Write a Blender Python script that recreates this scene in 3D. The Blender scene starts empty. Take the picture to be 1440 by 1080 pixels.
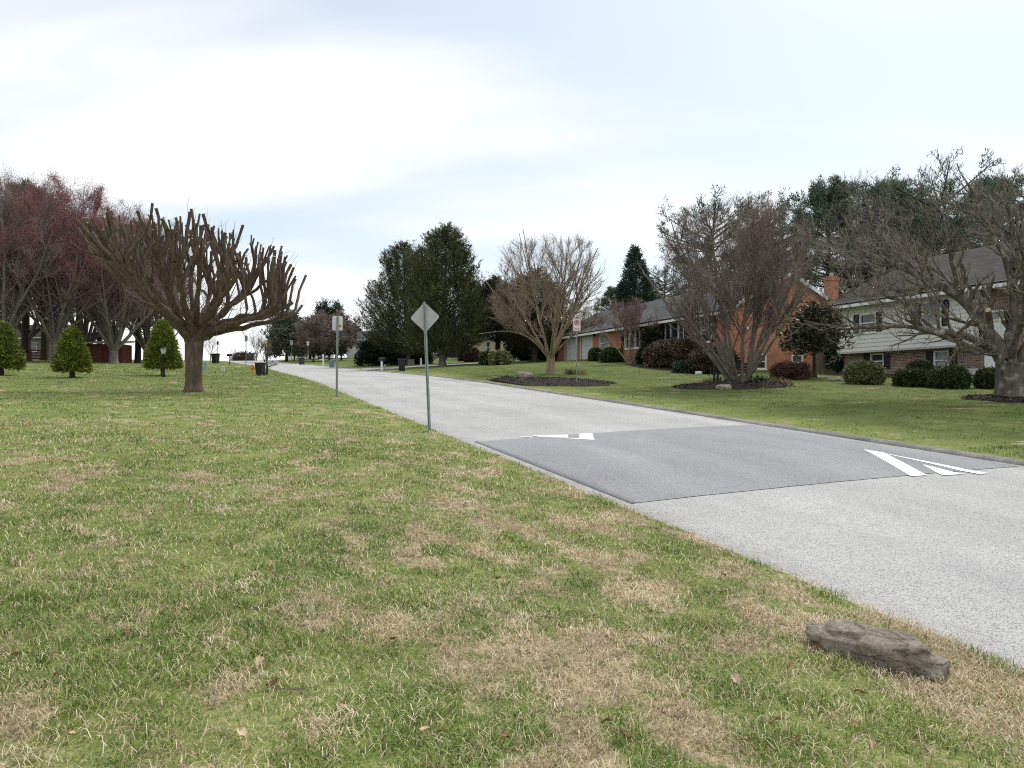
import bpy, math, random
import numpy as np
from math import radians as RAD, sin, cos, pi

SC = bpy.context.scene
COL = SC.collection
random.seed(7)

# ------------------------------------------------------------------ frame of the place
# camera at (0,0,CZ) looks along +Y; the road runs uphill along u (20.8 deg to the left), v runs across it to the right
CZ, FPX, HORY = 1.85, 1081.0, 552.0
TH = RAD(20.8)
S_, C_ = sin(TH), cos(TH)
EL, ER = 4.16, 11.08          # the road's edges in v


def xy(u, v):
    return (-S_ * u + C_ * v, C_ * u + S_ * v)


def uv(x, y):
    return (-S_ * x + C_ * y, C_ * x + S_ * y)


def sm(t):
    t = np.clip(t, 0, 1)
    return t * t * (3 - 2 * t)


_tabs = {}


def vnoise(x, y, seed=0):
    if seed not in _tabs:
        _tabs[seed] = np.random.default_rng(seed).random((256, 256))
    T = _tabs[seed]
    x = np.asarray(x, float); y = np.asarray(y, float)
    xi = np.floor(x).astype(int); yi = np.floor(y).astype(int)
    fx = x - xi; fy = y - yi
    fx = fx * fx * (3 - 2 * fx); fy = fy * fy * (3 - 2 * fy)
    a = T[xi & 255, yi & 255]; b = T[(xi + 1) & 255, yi & 255]
    c = T[xi & 255, (yi + 1) & 255]; d = T[(xi + 1) & 255, (yi + 1) & 255]
    return (a * (1 - fx) + b * fx) * (1 - fy) + (c * (1 - fx) + d * fx) * fy


def fbm(x, y, seed=0, o=4):
    s = 0; a = .5; t = 0
    for i in range(o):
        s = s + a * vnoise(x * 2 ** i + 17.3 * i, y * 2 ** i + 5.1 * i, seed + i); t += a; a *= .55
    return s / t


_ku = np.array([-400, -60, 0, 15, 37, 64, 80, 120, 150, 165, 180, 220, 400, 1500.])
_kz = np.array([-20, -3.6, 0.0, .93, 2.27, 3.45, 4.15, 5.95, 7.5, 8.0, 8.0, 7.0, -2, -90.])
_uu = np.arange(-400, 1500, 1.0)
_zz = np.interp(_uu, _ku, _kz)
_ker = np.hanning(15); _ker /= _ker.sum()
_zz = np.convolve(np.pad(_zz, 7, mode='edge'), _ker, mode='valid')


def base(u):
    return np.interp(u, _uu, _zz)


def bend(u):
    return -4.5 * (np.clip(np.asarray(u, float) - 76, 0, 150) / 84.0) ** 2


def roadz(u, vp):
    return base(u) + .025 * vp


def groundz(u, v):
    u = np.asarray(u, float); v = np.asarray(v, float)
    vp = v - bend(u)
    rz = base(u) + .025 * np.clip(vp, 0, ER)
    d = EL - vp
    f = 1 - .75 * sm((u - 8) / 24)
    left = .035 + .22 * f * sm(d / 3.4) + .05 * sm(d / .7) + .010 * np.clip(-vp - 8, 0, 60)
    left = left + .05 * (fbm(u * .35, v * .35, 31, 3) - .5) * sm(d / 1.5) * 2
    r = vp - ER
    kr = np.interp(u, [36, 46, 53, 60, 70], [.032, .056, .064, .057, .050])
    right = .052 + kr * np.clip(r, 0, 34) + .012 * np.clip(r - 34, 0, 200)
    right = right - .15 * np.exp(-((u - 36) / 5) ** 2 - ((v - 32) / 7) ** 2)
    right = right + .06 * (fbm(u * .2, v * .2, 37, 3) - .5) * sm(r / 2) * 2
    z = np.where(vp < EL, rz + left, np.where(vp > ER, rz + right, rz))
    return z


def gz(x, y):
    u, v = uv(x, y)
    return float(groundz(u, v))


_Y = np.concatenate([np.arange(1.5, 60, .05), np.arange(60, 400, .25)])


def hit(px, py, vmax=None):
    """the point of the ground seen at this spot of the photograph"""
    x = (px - 720) / FPX * _Y
    z = CZ + (HORY - py) / FPX * _Y
    u, v = uv(x, _Y)
    g = groundz(u, v)
    k = np.nonzero(g >= z)[0]
    k = k[0] if len(k) else len(_Y) - 1
    if vmax is not None and v[k] > vmax: return at_v(px, vmax)
    return float(x[k]), float(_Y[k]), float(g[k])


def at(px, Y):
    x = (px - 720) / FPX * Y
    return x, Y, gz(x, Y)


def at_v(px, v):
    r = (px - 720) / FPX
    u = v * (C_ - S_ * r) / (S_ + C_ * r)
    x, y = xy(u, v)
    return x, y, gz(x, y)


def uface(px, v):
    r = (px - 720) / FPX
    return v * (C_ - S_ * r) / (S_ + C_ * r)


def vface(px, u):
    r = (px - 720) / FPX
    return u * (S_ + C_ * r) / (C_ - S_ * r)


# ------------------------------------------------------------------ objects
def tag(o, label=None, cat=None, group=None, kind=None):
    if label: o['label'] = label
    if cat: o['category'] = cat
    if group: o['group'] = group
    if kind: o['kind'] = kind
    return o


def thing(name, label, cat, loc=(0, 0, 0), rz=0, group=None, rx=0, ry=0):
    o = bpy.data.objects.new(name, None)
    o.empty_display_size = .2
    COL.objects.link(o)
    o.location = loc; o.rotation_euler = (rx, ry, rz)
    return tag(o, label, cat, group)


def copy_tree(o, parent=None):
    c = o.copy(); COL.objects.link(c); c.parent = parent
    for ch in list(o.children):
        copy_tree(ch, c)
    return c


def link(name, me, mat=None, parent=None, smooth=False):
    o = bpy.data.objects.new(name, me)
    COL.objects.link(o)
    if mat is not None:
        for m in (mat if isinstance(mat, (list, tuple)) else [mat]):
            me.materials.append(m)
    if parent is not None: o.parent = parent
    if smooth:
        me.polygons.foreach_set('use_smooth', np.ones(len(me.polygons), bool))
    return o


def np_mesh(name, V, F, mat=None, parent=None, attrs=None, smooth=False, mi=None):
    V = np.asarray(V, np.float32).reshape(-1, 3); F = np.asarray(F, np.int32)
    me = bpy.data.meshes.new(name)
    me.vertices.add(len(V)); me.vertices.foreach_set('co', V.ravel())
    m, k = F.shape
    me.loops.add(m * k); me.loops.foreach_set('vertex_index', F.ravel())
    me.polygons.add(m); me.polygons.foreach_set('loop_start', np.arange(0, m * k, k, dtype=np.int32))
    if mi is not None: me.polygons.foreach_set('material_index', np.asarray(mi, np.int32))
    me.update(calc_edges=True)
    for an, av in (attrs or {}).items():
        a = me.attributes.new(an, 'FLOAT', 'POINT'); a.data.foreach_set('value', np.asarray(av, np.float32).ravel())
    return link(name, me, mat, parent, smooth)


class MB:
    def __init__(s): s.v = []; s.f = []; s.m = []

    def add(s, vs, fs, m=0):
        k = len(s.v); s.v += [tuple(p) for p in vs]
        for f in fs: s.f.append([i + k for i in f]); s.m.append(m)
        return s

    def box(s, x0, x1, y0, y1, z0, z1, m=0):
        if x0 > x1: x0, x1 = x1, x0
        if y0 > y1: y0, y1 = y1, y0
        return s.add([(x0, y0, z0), (x1, y0, z0), (x1, y1, z0), (x0, y1, z0), (x0, y0, z1), (x1, y0, z1), (x1, y1, z1), (x0, y1, z1)],
                     [(0, 3, 2, 1), (4, 5, 6, 7), (0, 1, 5, 4), (1, 2, 6, 5), (2, 3, 7, 6), (3, 0, 4, 7)], m)

    def frustum(s, w0, d0, z0, w1, d1, z1, cx=0, cy=0, m=0):
        vs = []
        for w, d, z in ((w0, d0, z0), (w1, d1, z1)):
            vs += [(cx - w / 2, cy - d / 2, z), (cx + w / 2, cy - d / 2, z), (cx + w / 2, cy + d / 2, z), (cx - w / 2, cy + d / 2, z)]
        return s.add(vs, [(0, 3, 2, 1), (4, 5, 6, 7), (0, 1, 5, 4), (1, 2, 6, 5), (2, 3, 7, 6), (3, 0, 4, 7)], m)

    def tube(s, pts, rad, n=8, m=0, caps=True):
        P = np.array(pts, float); k = len(P)
        R_ = np.full(k, rad) if np.isscalar(rad) else np.array(rad, float)
        T = np.gradient(P, axis=0); T /= np.linalg.norm(T, axis=1)[:, None]
        ref = np.array([.31, .17, .94]) if abs(T[0] @ np.array([.31, .17, .94])) < .9 else np.array([.9, .3, .1])
        vs = []
        for i in range(k):
            a = np.cross(T[i], ref); a /= np.linalg.norm(a); b = np.cross(T[i], a)
            for j in range(n):
                w = 2 * pi * j / n
                vs.append(P[i] + R_[i] * (cos(w) * a + sin(w) * b))
        fs = [(i * n + j, i * n + (j + 1) % n, (i + 1) * n + (j + 1) % n, (i + 1) * n + j) for i in range(k - 1) for j in range(n)]
        if caps: fs += [tuple(range(n))[::-1], tuple((k - 1) * n + j for j in range(n))]
        return s.add(vs, fs, m)

    def lathe(s, prof, n=14, c=(0, 0, 0), axis='z', m=0):
        vs = []
        for r, h in prof:
            for j in range(n):
                w = 2 * pi * j / n
                p = (r * cos(w), r * sin(w), h)
                if axis == 'x': p = (h, p[0], p[1])
                if axis == 'y': p = (p[0], h, p[1])
                vs.append((p[0] + c[0], p[1] + c[1], p[2] + c[2]))
        k = len(prof)
        fs = [(i * n + j, i * n + (j + 1) % n, (i + 1) * n + (j + 1) % n, (i + 1) * n + j) for i in range(k - 1) for j in range(n)]
        fs += [tuple(range(n))[::-1], tuple((k - 1) * n + j for j in range(n))]
        return s.add(vs, fs, m)

    def prism(s, poly, h0, h1, f, m=0):
        """poly: 2-D outline; f(a,b,h) -> xyz"""
        n = len(poly)
        vs = [f(a, b, h0) for a, b in poly] + [f(a, b, h1) for a, b in poly]
        fs = [tuple(range(n))[::-1], tuple(range(n, 2 * n))] + [(i, (i + 1) % n, n + (i + 1) % n, n + i) for i in range(n)]
        return s.add(vs, fs, m)

    def build(s, name, mat, parent=None, smooth=False, bevel=0):
        me = bpy.data.meshes.new(name)
        me.from_pydata(s.v, [], s.f); me.update()
        import bmesh
        bm = bmesh.new(); bm.from_mesh(me); bmesh.ops.recalc_face_normals(bm, faces=bm.faces)
        bm.to_mesh(me); bm.free()
        if any(s.m): me.polygons.foreach_set('material_index', s.m)
        o = link(name, me, mat, parent, smooth)
        if bevel:
            b = o.modifiers.new('bevel', 'BEVEL'); b.width = bevel; b.segments = 2; b.limit_method = 'ANGLE'
        return o


# ------------------------------------------------------------------ materials
MAT = {}


class NT:
    def __init__(s, name, rough=.8, spec=.25):
        s.mat = bpy.data.materials.new(name); s.mat.use_nodes = True
        s.t = s.mat.node_tree; s.n = s.t.nodes; s.l = s.t.links
        s.b = s.n['Principled BSDF']
        s.b.inputs['Roughness'].default_value = rough
        s.b.inputs['Specular IOR Level'].default_value = spec
        MAT[name] = s.mat

    def node(s, ty, **kw):
        n = s.n.new(ty)
        for k, v in kw.items():
            if k in n.inputs: n.inputs[k].default_value = v
            else: setattr(n, k, v)
        return n

    def pos(s, kind='Object'):
        if kind == 'World': return s.node('ShaderNodeNewGeometry').outputs['Position']
        return s.node('ShaderNodeTexCoord').outputs['Object']

    def noise(s, vec, scale, detail=4, rough=.55, dist=0):
        n = s.node('ShaderNodeTexNoise', Scale=scale, Detail=detail, Roughness=rough, Distortion=dist)
        if vec is not None: s.l.new(vec, n.inputs['Vector'])
        return n.outputs['Fac']

    def ramp(s, fac, stops, interp='LINEAR'):
        r = s.n.new('ShaderNodeValToRGB'); r.color_ramp.interpolation = interp
        e = r.color_ramp.elements
        while len(e) > 1: e.remove(e[0])
        e[0].position = stops[0][0]; e[0].color = (*stops[0][1], 1)
        for p, c in stops[1:]:
            q = e.new(p); q.color = (*c, 1)
        s.l.new(fac, r.inputs['Fac'])
        return r.outputs['Color']

    def val(s, fac, a, b, lo=0., hi=1.):
        m = s.node('ShaderNodeMapRange', clamp=True)
        for k, v in (('From Min', a), ('From Max', b), ('To Min', lo), ('To Max', hi)): m.inputs[k].default_value = v
        s.l.new(fac, m.inputs['Value']); return m.outputs['Result']

    def mix(s, fac, a, b, mode='MIX'):
        m = s.node('ShaderNodeMix', data_type='RGBA', blend_type=mode)
        for i, x in ((0, fac), (6, a), (7, b)):
            if hasattr(x, 'is_linked') or hasattr(x, 'links'): s.l.new(x, m.inputs[i])
            elif i == 0: m.inputs[0].default_value = x
            else: m.inputs[i].default_value = (*x, 1)
        return m.outputs[2]

    def math(s, op, a, b=0.):
        m = s.node('ShaderNodeMath', operation=op)
        for i, x in ((0, a), (1, b)):
            if hasattr(x, 'links'): s.l.new(x, m.inputs[i])
            else: m.inputs[i].default_value = x
        return m.outputs[0]

    def attr(s, name):
        return s.node('ShaderNodeAttribute', attribute_name=name).outputs['Fac']

    def bump(s, h, strength=.4, dist=.02):
        b = s.node('ShaderNodeBump', Strength=strength, Distance=dist)
        s.l.new(h, b.inputs['Height']); s.l.new(b.outputs['Normal'], s.b.inputs['Normal'])

    def col(s, c):
        if hasattr(c, 'links'): s.l.new(c, s.b.inputs['Base Color'])
        else: s.b.inputs['Base Color'].default_value = (*c, 1)
        return s


def plain(name, c, rough=.6, var=.18, scale=6, metal=0, spec=.3, bump=0):
    m = NT(name, rough, spec); m.b.inputs['Metallic'].default_value = metal
    f = m.noise(m.pos(), scale, 5, .6)
    lo = tuple(x * (1 - var) for x in c); hi = tuple(min(1, x * (1 + var)) for x in c)
    m.col(m.ramp(f, [(.3, lo), (.7, hi)]))
    if bump: m.bump(m.noise(m.pos(), scale * 5, 4), bump, .02)
    return m.mat


def foliage(name, stops, rough=.65, scale=.8, amt=.5):
    m = NT(name, rough, .2)
    c = m.ramp(m.attr('rnd'), stops)
    n = m.noise(m.pos(), scale, 3)
    d = m.mix(m.val(n, .35, .65), tuple(1 - amt * .6 for _ in range(3)), (1 + amt * .25,) * 3)
    m.col(m.mix(1.0, c, d, 'MULTIPLY'))
    return m.mat


def bark(name, c1, c2, scale=9, lichen=None, amt=.45):
    m = NT(name, .9, .15)
    p = m.pos()
    mp = m.node('ShaderNodeMapping'); mp.inputs['Scale'].default_value = (1, 1, .28); m.l.new(p, mp.inputs['Vector'])
    f = m.noise(mp.outputs[0], scale, 6, .65, .4)
    c = m.ramp(f, [(.32, c1), (.66, c2)])
    if lichen:
        g = m.noise(p, 3.1, 5, .6)
        c = m.mix(m.val(g, .54, .66, 0, amt), c, lichen)
    m.col(c)
    m.bump(f, .7, .03)
    return m.mat


def brick(name, c1, c2, mortar, contrast=1):
    m = NT(name, .85, .2)
    p = m.pos()
    sx = m.node('ShaderNodeSeparateXYZ'); m.l.new(p, sx.inputs[0])
    cb = m.node('ShaderNodeCombineXYZ')
    m.l.new(m.math('ADD', sx.outputs[0], sx.outputs[1]), cb.inputs[0]); m.l.new(sx.outputs[2], cb.inputs[1])
    b = m.node('ShaderNodeTexBrick', Scale=1.0)
    for k, v in (('Mortar Size', .009), ('Brick Width', .215), ('Row Height', .075), ('Bias', 0.), ('Mortar Smooth', .2)): b.inputs[k].default_value = v
    b.inputs['Color1'].default_value = (*c1, 1); b.inputs['Color2'].default_value = (*c2, 1); b.inputs['Mortar'].default_value = (*mortar, 1)
    m.l.new(cb.outputs[0], b.inputs['Vector'])
    n = m.noise(p, .9, 4); n2 = m.noise(p, 14, 2)
    c = m.mix(1.0, b.outputs['Color'], m.ramp(n, [(.3, (.8, .8, .8)), (.7, (1.12, 1.1, 1.08))]), 'MULTIPLY')
    c = m.mix(1.0, c, m.ramp(n2, [(.3, (.8,) * 3), (.7, (1.15,) * 3)]), 'MULTIPLY')
    m.col(c)
    m.bump(m.math('SUBTRACT', 1.0, b.outputs['Fac']), .5, .01)
    return m.mat


def shingles(name, c1, c2):
    m = NT(name, .9, .15)
    p = m.pos()
    b = m.node('ShaderNodeTexBrick', Scale=1.0)
    for k, v in (('Mortar Size', .008), ('Brick Width', .33), ('Row Height', .14), ('Mortar Smooth', .1)): b.inputs[k].default_value = v
    b.inputs['Color1'].default_value = (*c1, 1); b.inputs['Color2'].default_value = (*c2, 1)
    b.inputs['Mortar'].default_value = tuple(x * .45 for x in c1) + (1,)
    m.l.new(p, b.inputs['Vector'])
    n = m.noise(p, .5, 5, .65)
    c = m.mix(1.0, b.outputs['Color'], m.ramp(n, [(.3, (.72,) * 3), (.7, (1.2, 1.18, 1.15))]), 'MULTIPLY')
    m.col(c); m.bump(m.noise(p, 40, 3), .4, .01)
    return m.mat


def make_materials():
    # lawn
    m = NT('lawn', .95, .1)
    p = m.pos('World')
    big = m.noise(p, .09, 3); med = m.noise(p, .9, 4, .6); fine = m.noise(p, 9, 5, .7); xf = m.noise(p, 55, 4, .7)
    straw = m.attr('straw')
    g = m.ramp(med, [(.3, (.140, .185, .052)), (.5, (.195, .240, .074)), (.7, (.265, .295, .108))])
    g = m.mix(m.val(big, .35, .65, 0, .55), g, (.245, .265, .098))
    g = m.mix(m.attr('lush'), g, m.ramp(med, [(.3, (.044, .072, .016)), (.5, (.066, .094, .023)), (.7, (.098, .126, .033))]))
    st = m.ramp(fine, [(.3, (.23, .175, .11)), (.5, (.39, .31, .20)), (.7, (.55, .45, .30))])
    f = m.math('ADD', m.math('ADD', straw, m.math('MULTIPLY', m.math('SUBTRACT', 1.0, m.attr('lush')), .13)), m.math('MULTIPLY', m.math('SUBTRACT', fine, .5), 1.5))
    c = m.mix(m.val(f, .3, .75, 0, .92), g, st)
    c = m.mix(1.0, c, m.ramp(xf, [(.28, (.5, .5, .47)), (.5, (1, 1, 1)), (.74, (1.45, 1.42, 1.35))]), 'MULTIPLY')
    c = m.mix(1.0, c, m.ramp(fine, [(.3, (.75, .78, .72)), (.7, (1.2, 1.18, 1.15))]), 'MULTIPLY')
    m.col(c)
    m.bump(m.math('ADD', m.math('MULTIPLY', xf, .5), fine), .8, .05)
    # road: pale chip-seal
    for nm, base_, sp in (('road', (.445, .441, .432), .19), ('patch', (.300, .306, .318), .17)):
        m = NT(nm, .9, .2)
        p = m.pos('World')
        v = m.node('ShaderNodeTexVoronoi', Scale=130.); m.l.new(p, v.inputs['Vector'])
        sv = m.node('ShaderNodeSeparateColor'); m.l.new(v.outputs['Color'], sv.inputs[0])
        lo = tuple(x * (1 - sp * 3.4) for x in base_); hi = tuple(min(.85, x * (1 + sp * 1.6)) for x in base_)
        c = m.ramp(sv.outputs[0], [(.0, lo), (.35, base_), (1, hi)])
        mp = m.node('ShaderNodeMapping'); mp.inputs['Rotation'].default_value = (0, 0, -TH)
        m.l.new(p, mp.inputs['Vector'])
        mp2 = m.node('ShaderNodeMapping'); mp2.inputs['Scale'].default_value = (1.1, .10, 1)
        m.l.new(mp.outputs[0], mp2.inputs['Vector'])
        streak = m.noise(mp2.outputs[0], 1.0, 5, .6)
        blot = m.noise(p, .45, 5, .65)
        c = m.mix(1.0, c, m.ramp(streak, [(.3, (.86, .86, .87)), (.7, (1.08, 1.08, 1.07))]), 'MULTIPLY')
        c = m.mix(1.0, c, m.ramp(blot, [(.3, (.88, .88, .88)), (.7, (1.08, 1.08, 1.08))]), 'MULTIPLY')
        # long seams and hairline cracks, dusty margins
        wv = m.node('ShaderNodeTexVoronoi', feature='DISTANCE_TO_EDGE', Scale=.34)
        dn = m.node('ShaderNodeTexNoise', Scale=1.3, Detail=6.); m.l.new(p, dn.inputs['Vector'])
        ad = m.node('ShaderNodeVectorMath', operation='ADD'); m.l.new(mp2.outputs[0], ad.inputs[0])
        sc_ = m.node('ShaderNodeVectorMath', operation='SCALE'); m.l.new(dn.outputs['Color'], sc_.inputs[0]); sc_.inputs['Scale'].default_value = .55
        m.l.new(sc_.outputs[0], ad.inputs[1]); m.l.new(ad.outputs[0], wv.inputs['Vector'])
        crack = m.val(wv.outputs['Distance'], .0, .006, .45 if nm == 'road' else .3, 0)
        gate = m.val(m.noise(p, .23, 3), .46, .60)
        c = m.mix(m.math('MULTIPLY', crack, gate), c, tuple(x * .45 for x in base_))
        if nm == 'road':
            vp = m.attr('vp')
            dl = m.val(m.math('ABSOLUTE', m.math('SUBTRACT', vp, EL - .02)), .05, .5, .45, 0); dr = m.val(m.math('ABSOLUTE', m.math('SUBTRACT', vp, ER)), .0, .4, .55, 0)
            dirt = m.math('MULTIPLY', m.math('MAXIMUM', dl, dr), m.val(m.noise(p, 3.5, 6, .75), .38, .62))
            c = m.mix(dirt, c, (.20, .175, .14))
            for w_ in (5.4, 6.9, 8.5, 10.0):
                c = m.mix(m.val(m.math('ABSOLUTE', m.math('SUBTRACT', vp, w_)), .1, .55, .10, 0), c, (.30, .30, .30))
        m.col(c)
        m.bump(v.outputs['Distance'], .5, .008)
    m = NT('paint', .7, .3)
    p = m.pos('World')
    w = m.noise(p, 30, 5, .7); w2 = m.noise(p, 3, 4)
    c = m.ramp(m.math('ADD', m.math('MULTIPLY', w, .6), m.math('MULTIPLY', w2, .4)), [(.32, (.42, .42, .42)), (.42, (.78, .78, .77)), (.7, (.86, .86, .85))])
    m.col(c)
    m = NT('kerb', .92, .15)
    p = m.pos('World')
    c = m.ramp(m.noise(p, 1.2, 6, .75), [(.3, (.13, .127, .12)), (.5, (.22, .215, .20)), (.7, (.33, .32, .295))])
    c = m.mix(1.0, c, m.ramp(m.noise(p, 40, 3), [(.3, (.7,) * 3), (.7, (1.3,) * 3)]), 'MULTIPLY')
    m.col(c); m.bump(m.noise(p, 30, 4), .6, .02)
    m = NT('mulch', .95, .1)
    p = m.pos('World')
    c = m.ramp(m.noise(p, 22, 5, .75), [(.3, (.018, .014, .012)), (.55, (.05, .042, .038)), (.75, (.12, .10, .085))])
    m.col(c); m.bump(m.noise(p, 25, 5, .7), 1.0, .06)
    foliage('mulch_chip', [(0, (.02, .016, .014)), (.6, (.06, .048, .04)), (1, (.16, .13, .10))], .9, 3, .2)
    # grass
    m = NT('grass', .6, .25)
    c = m.ramp(m.attr('rnd'), [(0, (.085, .155, .032)), (.35, (.200, .285, .064)), (.62, (.325, .390, .108)), (.8, (.50, .49, .20)), (.9, (.63, .56, .36)), (1, (.78, .70, .52))])
    big = m.noise(m.pos('World'), .8, 4)
    c = m.mix(m.attr('lush'), c, (.090, .138, .032))
    m.col(m.mix(1.0, c, m.ramp(big, [(.3, (.78, .86, .8)), (.7, (1.18, 1.12, 1.0))]), 'MULTIPLY'))
    foliage('dead_grass', [(0, (.22, .16, .10)), (.4, (.44, .345, .22)), (.75, (.64, .53, .365)), (1, (.80, .70, .53))], .8, 2, .3)
    # barks and twigs
    bark('bark_pollard', (.052, .040, .031), (.175, .130, .100), 10, (.16, .15, .09), .4)
    plain('cut_wood', (.50, .40, .28), .8, .3, 30)
    bark('bark_crape', (.17, .125, .085), (.36, .28, .20), 6, (.42, .36, .28), .6)
    bark('bark_grey', (.085, .070, .060), (.235, .20, .170), 9, (.24, .235, .18), .4)
    bark('bark_lichen', (.056, .046, .039), (.19, .163, .137), 8, (.36, .355, .29), .75)
    bark('bark_dark', (.025, .020, .017), (.085, .068, .055), 8)
    bark('bark_maple', (.09, .08, .074), (.24, .215, .195), 7, (.26, .26, .22), .4)
    bark('bark_cedar', (.09, .07, .055), (.24, .195, .16), 12)
    foliage('twig_crape', [(0, (.15, .105, .08)), (.5, (.27, .20, .155)), (1, (.42, .335, .265))], .9, .5, .3)
    foliage('twig_brown', [(0, (.115, .090, .082)), (.5, (.225, .178, .160)), (1, (.35, .285, .255))], .9, .5, .3)
    foliage('twig_lichen', [(0, (.105, .088, .070)), (.5, (.22, .19, .152)), (1, (.40, .355, .285))], .9, .6, .4)
    foliage('twig_grey', [(0, (.10, .085, .08)), (.5, (.18, .155, .145)), (1, (.28, .25, .23))], .9, .5, .3)
    foliage('twig_red', [(0, (.14, .106, .10)), (.5, (.235, .168, .158)), (1, (.33, .235, .22))], .9, .3, .4)
    foliage('bud_red', [(0, (.20, .075, .080)), (.5, (.315, .118, .124)), (1, (.43, .195, .19))], .8, .25, .4)
    foliage('bud_brown', [(0, (.15, .115, .104)), (.5, (.25, .19, .17)), (1, (.35, .265, .235))], .8, .25, .4)
    # leaves
    foliage('leaf_cedar', [(0, (.028, .036, .017)), (.5, (.070, .086, .034)), (.85, (.13, .146, .055)), (1, (.20, .18, .085))], .7, .7, .6)
    foliage('leaf_cedar_dark', [(0, (.022, .026, .014)), (.5, (.050, .056, .028)), (.85, (.085, .085, .042)), (1, (.14, .11, .07))], .7, .7, .6)
    foliage('leaf_pine', [(0, (.058, .082, .060)), (.5, (.120, .160, .108)), (.85, (.185, .23, .15)), (1, (.25, .28, .18))], .7, .4, .6)
    foliage('leaf_spruce_dark', [(0, (.022, .040, .028)), (.5, (.050, .078, .052)), (1, (.085, .12, .072))], .7, .6, .5)
    foliage('leaf_spruce', [(0, (.05, .075, .016)), (.45, (.165, .205, .038)), (.8, (.31, .34, .065)), (1, (.42, .43, .11))], .7, 2.2, .6)
    foliage('leaf_box', [(0, (.022, .038, .015)), (.5, (.052, .085, .027)), (1, (.105, .15, .05))], .5, 3, .5)
    foliage('leaf_box_pale', [(0, (.085, .10, .042)), (.5, (.18, .20, .08)), (1, (.30, .30, .15))], .5, 3, .4)
    foliage('leaf_holly', [(0, (.010, .018, .009)), (.5, (.022, .036, .016)), (1, (.045, .065, .026))], .4, 2, .5)
    foliage('leaf_hedge', [(0, (.035, .032, .022)), (.4, (.085, .064, .044)), (.7, (.125, .066, .055)), (.9, (.18, .135, .10)), (1, (.27, .235, .18))], .6, 2, .5)
    foliage('leaf_barberry', [(0, (.07, .032, .028)), (.6, (.14, .070, .058)), (1, (.22, .14, .11))], .7, 3, .4)
    foliage('leaf_magnolia', [(0, (.025, .036, .018)), (.55, (.060, .074, .034)), (.8, (.10, .07, .05)), (1, (.22, .17, .13))], .4, 2, .5)
    foliage('leaf_juniper', [(0, (.03, .055, .045)), (.6, (.07, .10, .085)), (1, (.12, .16, .13))], .7, 3, .4)
    foliage('leaf_perennial', [(0, (.04, .075, .035)), (.6, (.09, .13, .07)), (1, (.17, .20, .12))], .6, 3, .3)
    foliage('leaf_straw', [(0, (.20, .15, .08)), (.6, (.34, .27, .15)), (1, (.42, .40, .16))], .8, 3, .3)
    foliage('leaf_orange', [(0, (.25, .09, .02)), (.6, (.40, .16, .04)), (1, (.5, .25, .07))], .8, 3, .3)
    # houses
    brick('brick_orange', (.44, .155, .085), (.53, .205, .115), (.46, .31, .235))
    brick('brick_brown', (.32, .215, .155), (.12, .082, .066), (.46, .42, .37))
    shingles('shingle_grey', (.060, .063, .070), (.098, .101, .108))
    shingles('shingle_brown', (.042, .038, .037), (.072, .066, .064))
    plain('siding', (.70, .69, .655), .6, .05, 2)
    plain('siding_beige', (.50, .42, .30), .6, .06, 2)
    plain('white_trim', (.78, .78, .76), .5, .06, 3)
    plain('siding_white', (.72, .72, .69), .6, .06, 2)
    plain('garage_white', (.66, .68, .70), .5, .05, 2)
    plain('shutter', (.014, .016, .024), .5, .2, 5)
    plain('soffit', (.45, .44, .41), .7, .1, 3)
    plain('weathered_wood', (.24, .20, .155), .9, .35, 9, bump=.5)
    plain('red_wood', (.12, .045, .030), .9, .3, 5, bump=.5)
    plain('grey_siding', (.20, .20, .20), .8, .15, 3)
    plain('door_white', (.80, .80, .80), .4, .03, 2)
    plain('concrete', (.46, .45, .42), .9, .2, 4, bump=.4)
    m = NT('glass_dark', .06, .6); m.col(m.ramp(m.noise(m.pos(), 1.6, 3), [(.35, (.014, .017, .020)), (.65, (.07, .08, .085))]))
    m = NT('glass_pale', .12, .5); m.col(m.ramp(m.noise(m.pos(), 2.2, 3), [(.3, (.18, .21, .22)), (.7, (.40, .43, .43))]))
    # street things
    m = NT('galvanised', .5, .5); m.b.inputs['Metallic'].default_value = .35
    c = m.ramp(m.noise(m.pos(), 14, 5, .7), [(.3, (.25, .275, .27)), (.7, (.40, .42, .41))])
    m.col(c)
    plain('post_green', (.34, .375, .37), .55, .2, 9, .1, .4)
    plain('sign_back', (.42, .42, .425), .5, .12, 9, .2, .4)
    plain('sign_pale', (.56, .60, .64), .5, .08, 9)
    plain('sticker', (.66, .62, .50), .5, .06, 9)
    plain('sticker_dot', (.36, .17, .06), .5, .2, 40)
    plain('sign_white', (.74, .70, .71), .5, .05, 9)
    plain('sign_red', (.50, .06, .07), .5, .1, 9)
    plain('sign_black', (.02, .02, .022), .5, .1, 9)
    plain('bin_black', (.020, .021, .025), .5, .25, 8)
    plain('bin_navy', (.035, .050, .075), .5, .25, 8)
    plain('bin_blue', (.085, .12, .17), .55, .2, 8)
    plain('bin_teal', (.14, .22, .27), .55, .2, 8)
    plain('rubber', (.015, .015, .016), .8, .2, 20)
    plain('hydrant', (.62, .16, .035), .5, .2, 10)
    plain('hydrant_cap', (.68, .30, .10), .5, .1, 10)
    plain('mail_metal', (.42, .47, .44), .5, .2, 8, .1)
    plain('black_metal', (.018, .018, .02), .45, .2, 10, .3)
    plain('post_white', (.76, .76, .74), .6, .06, 6)
    plain('lamp_glass', (.55, .56, .54), .15, .05, 6, spec=.5)
    plain('pedestal', (.26, .36, .31), .6, .12, 5)
    plain('pedestal_grey', (.50, .53, .46), .6, .12, 5)
    plain('bench_green', (.020, .040, .036), .6, .25, 8)
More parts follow.
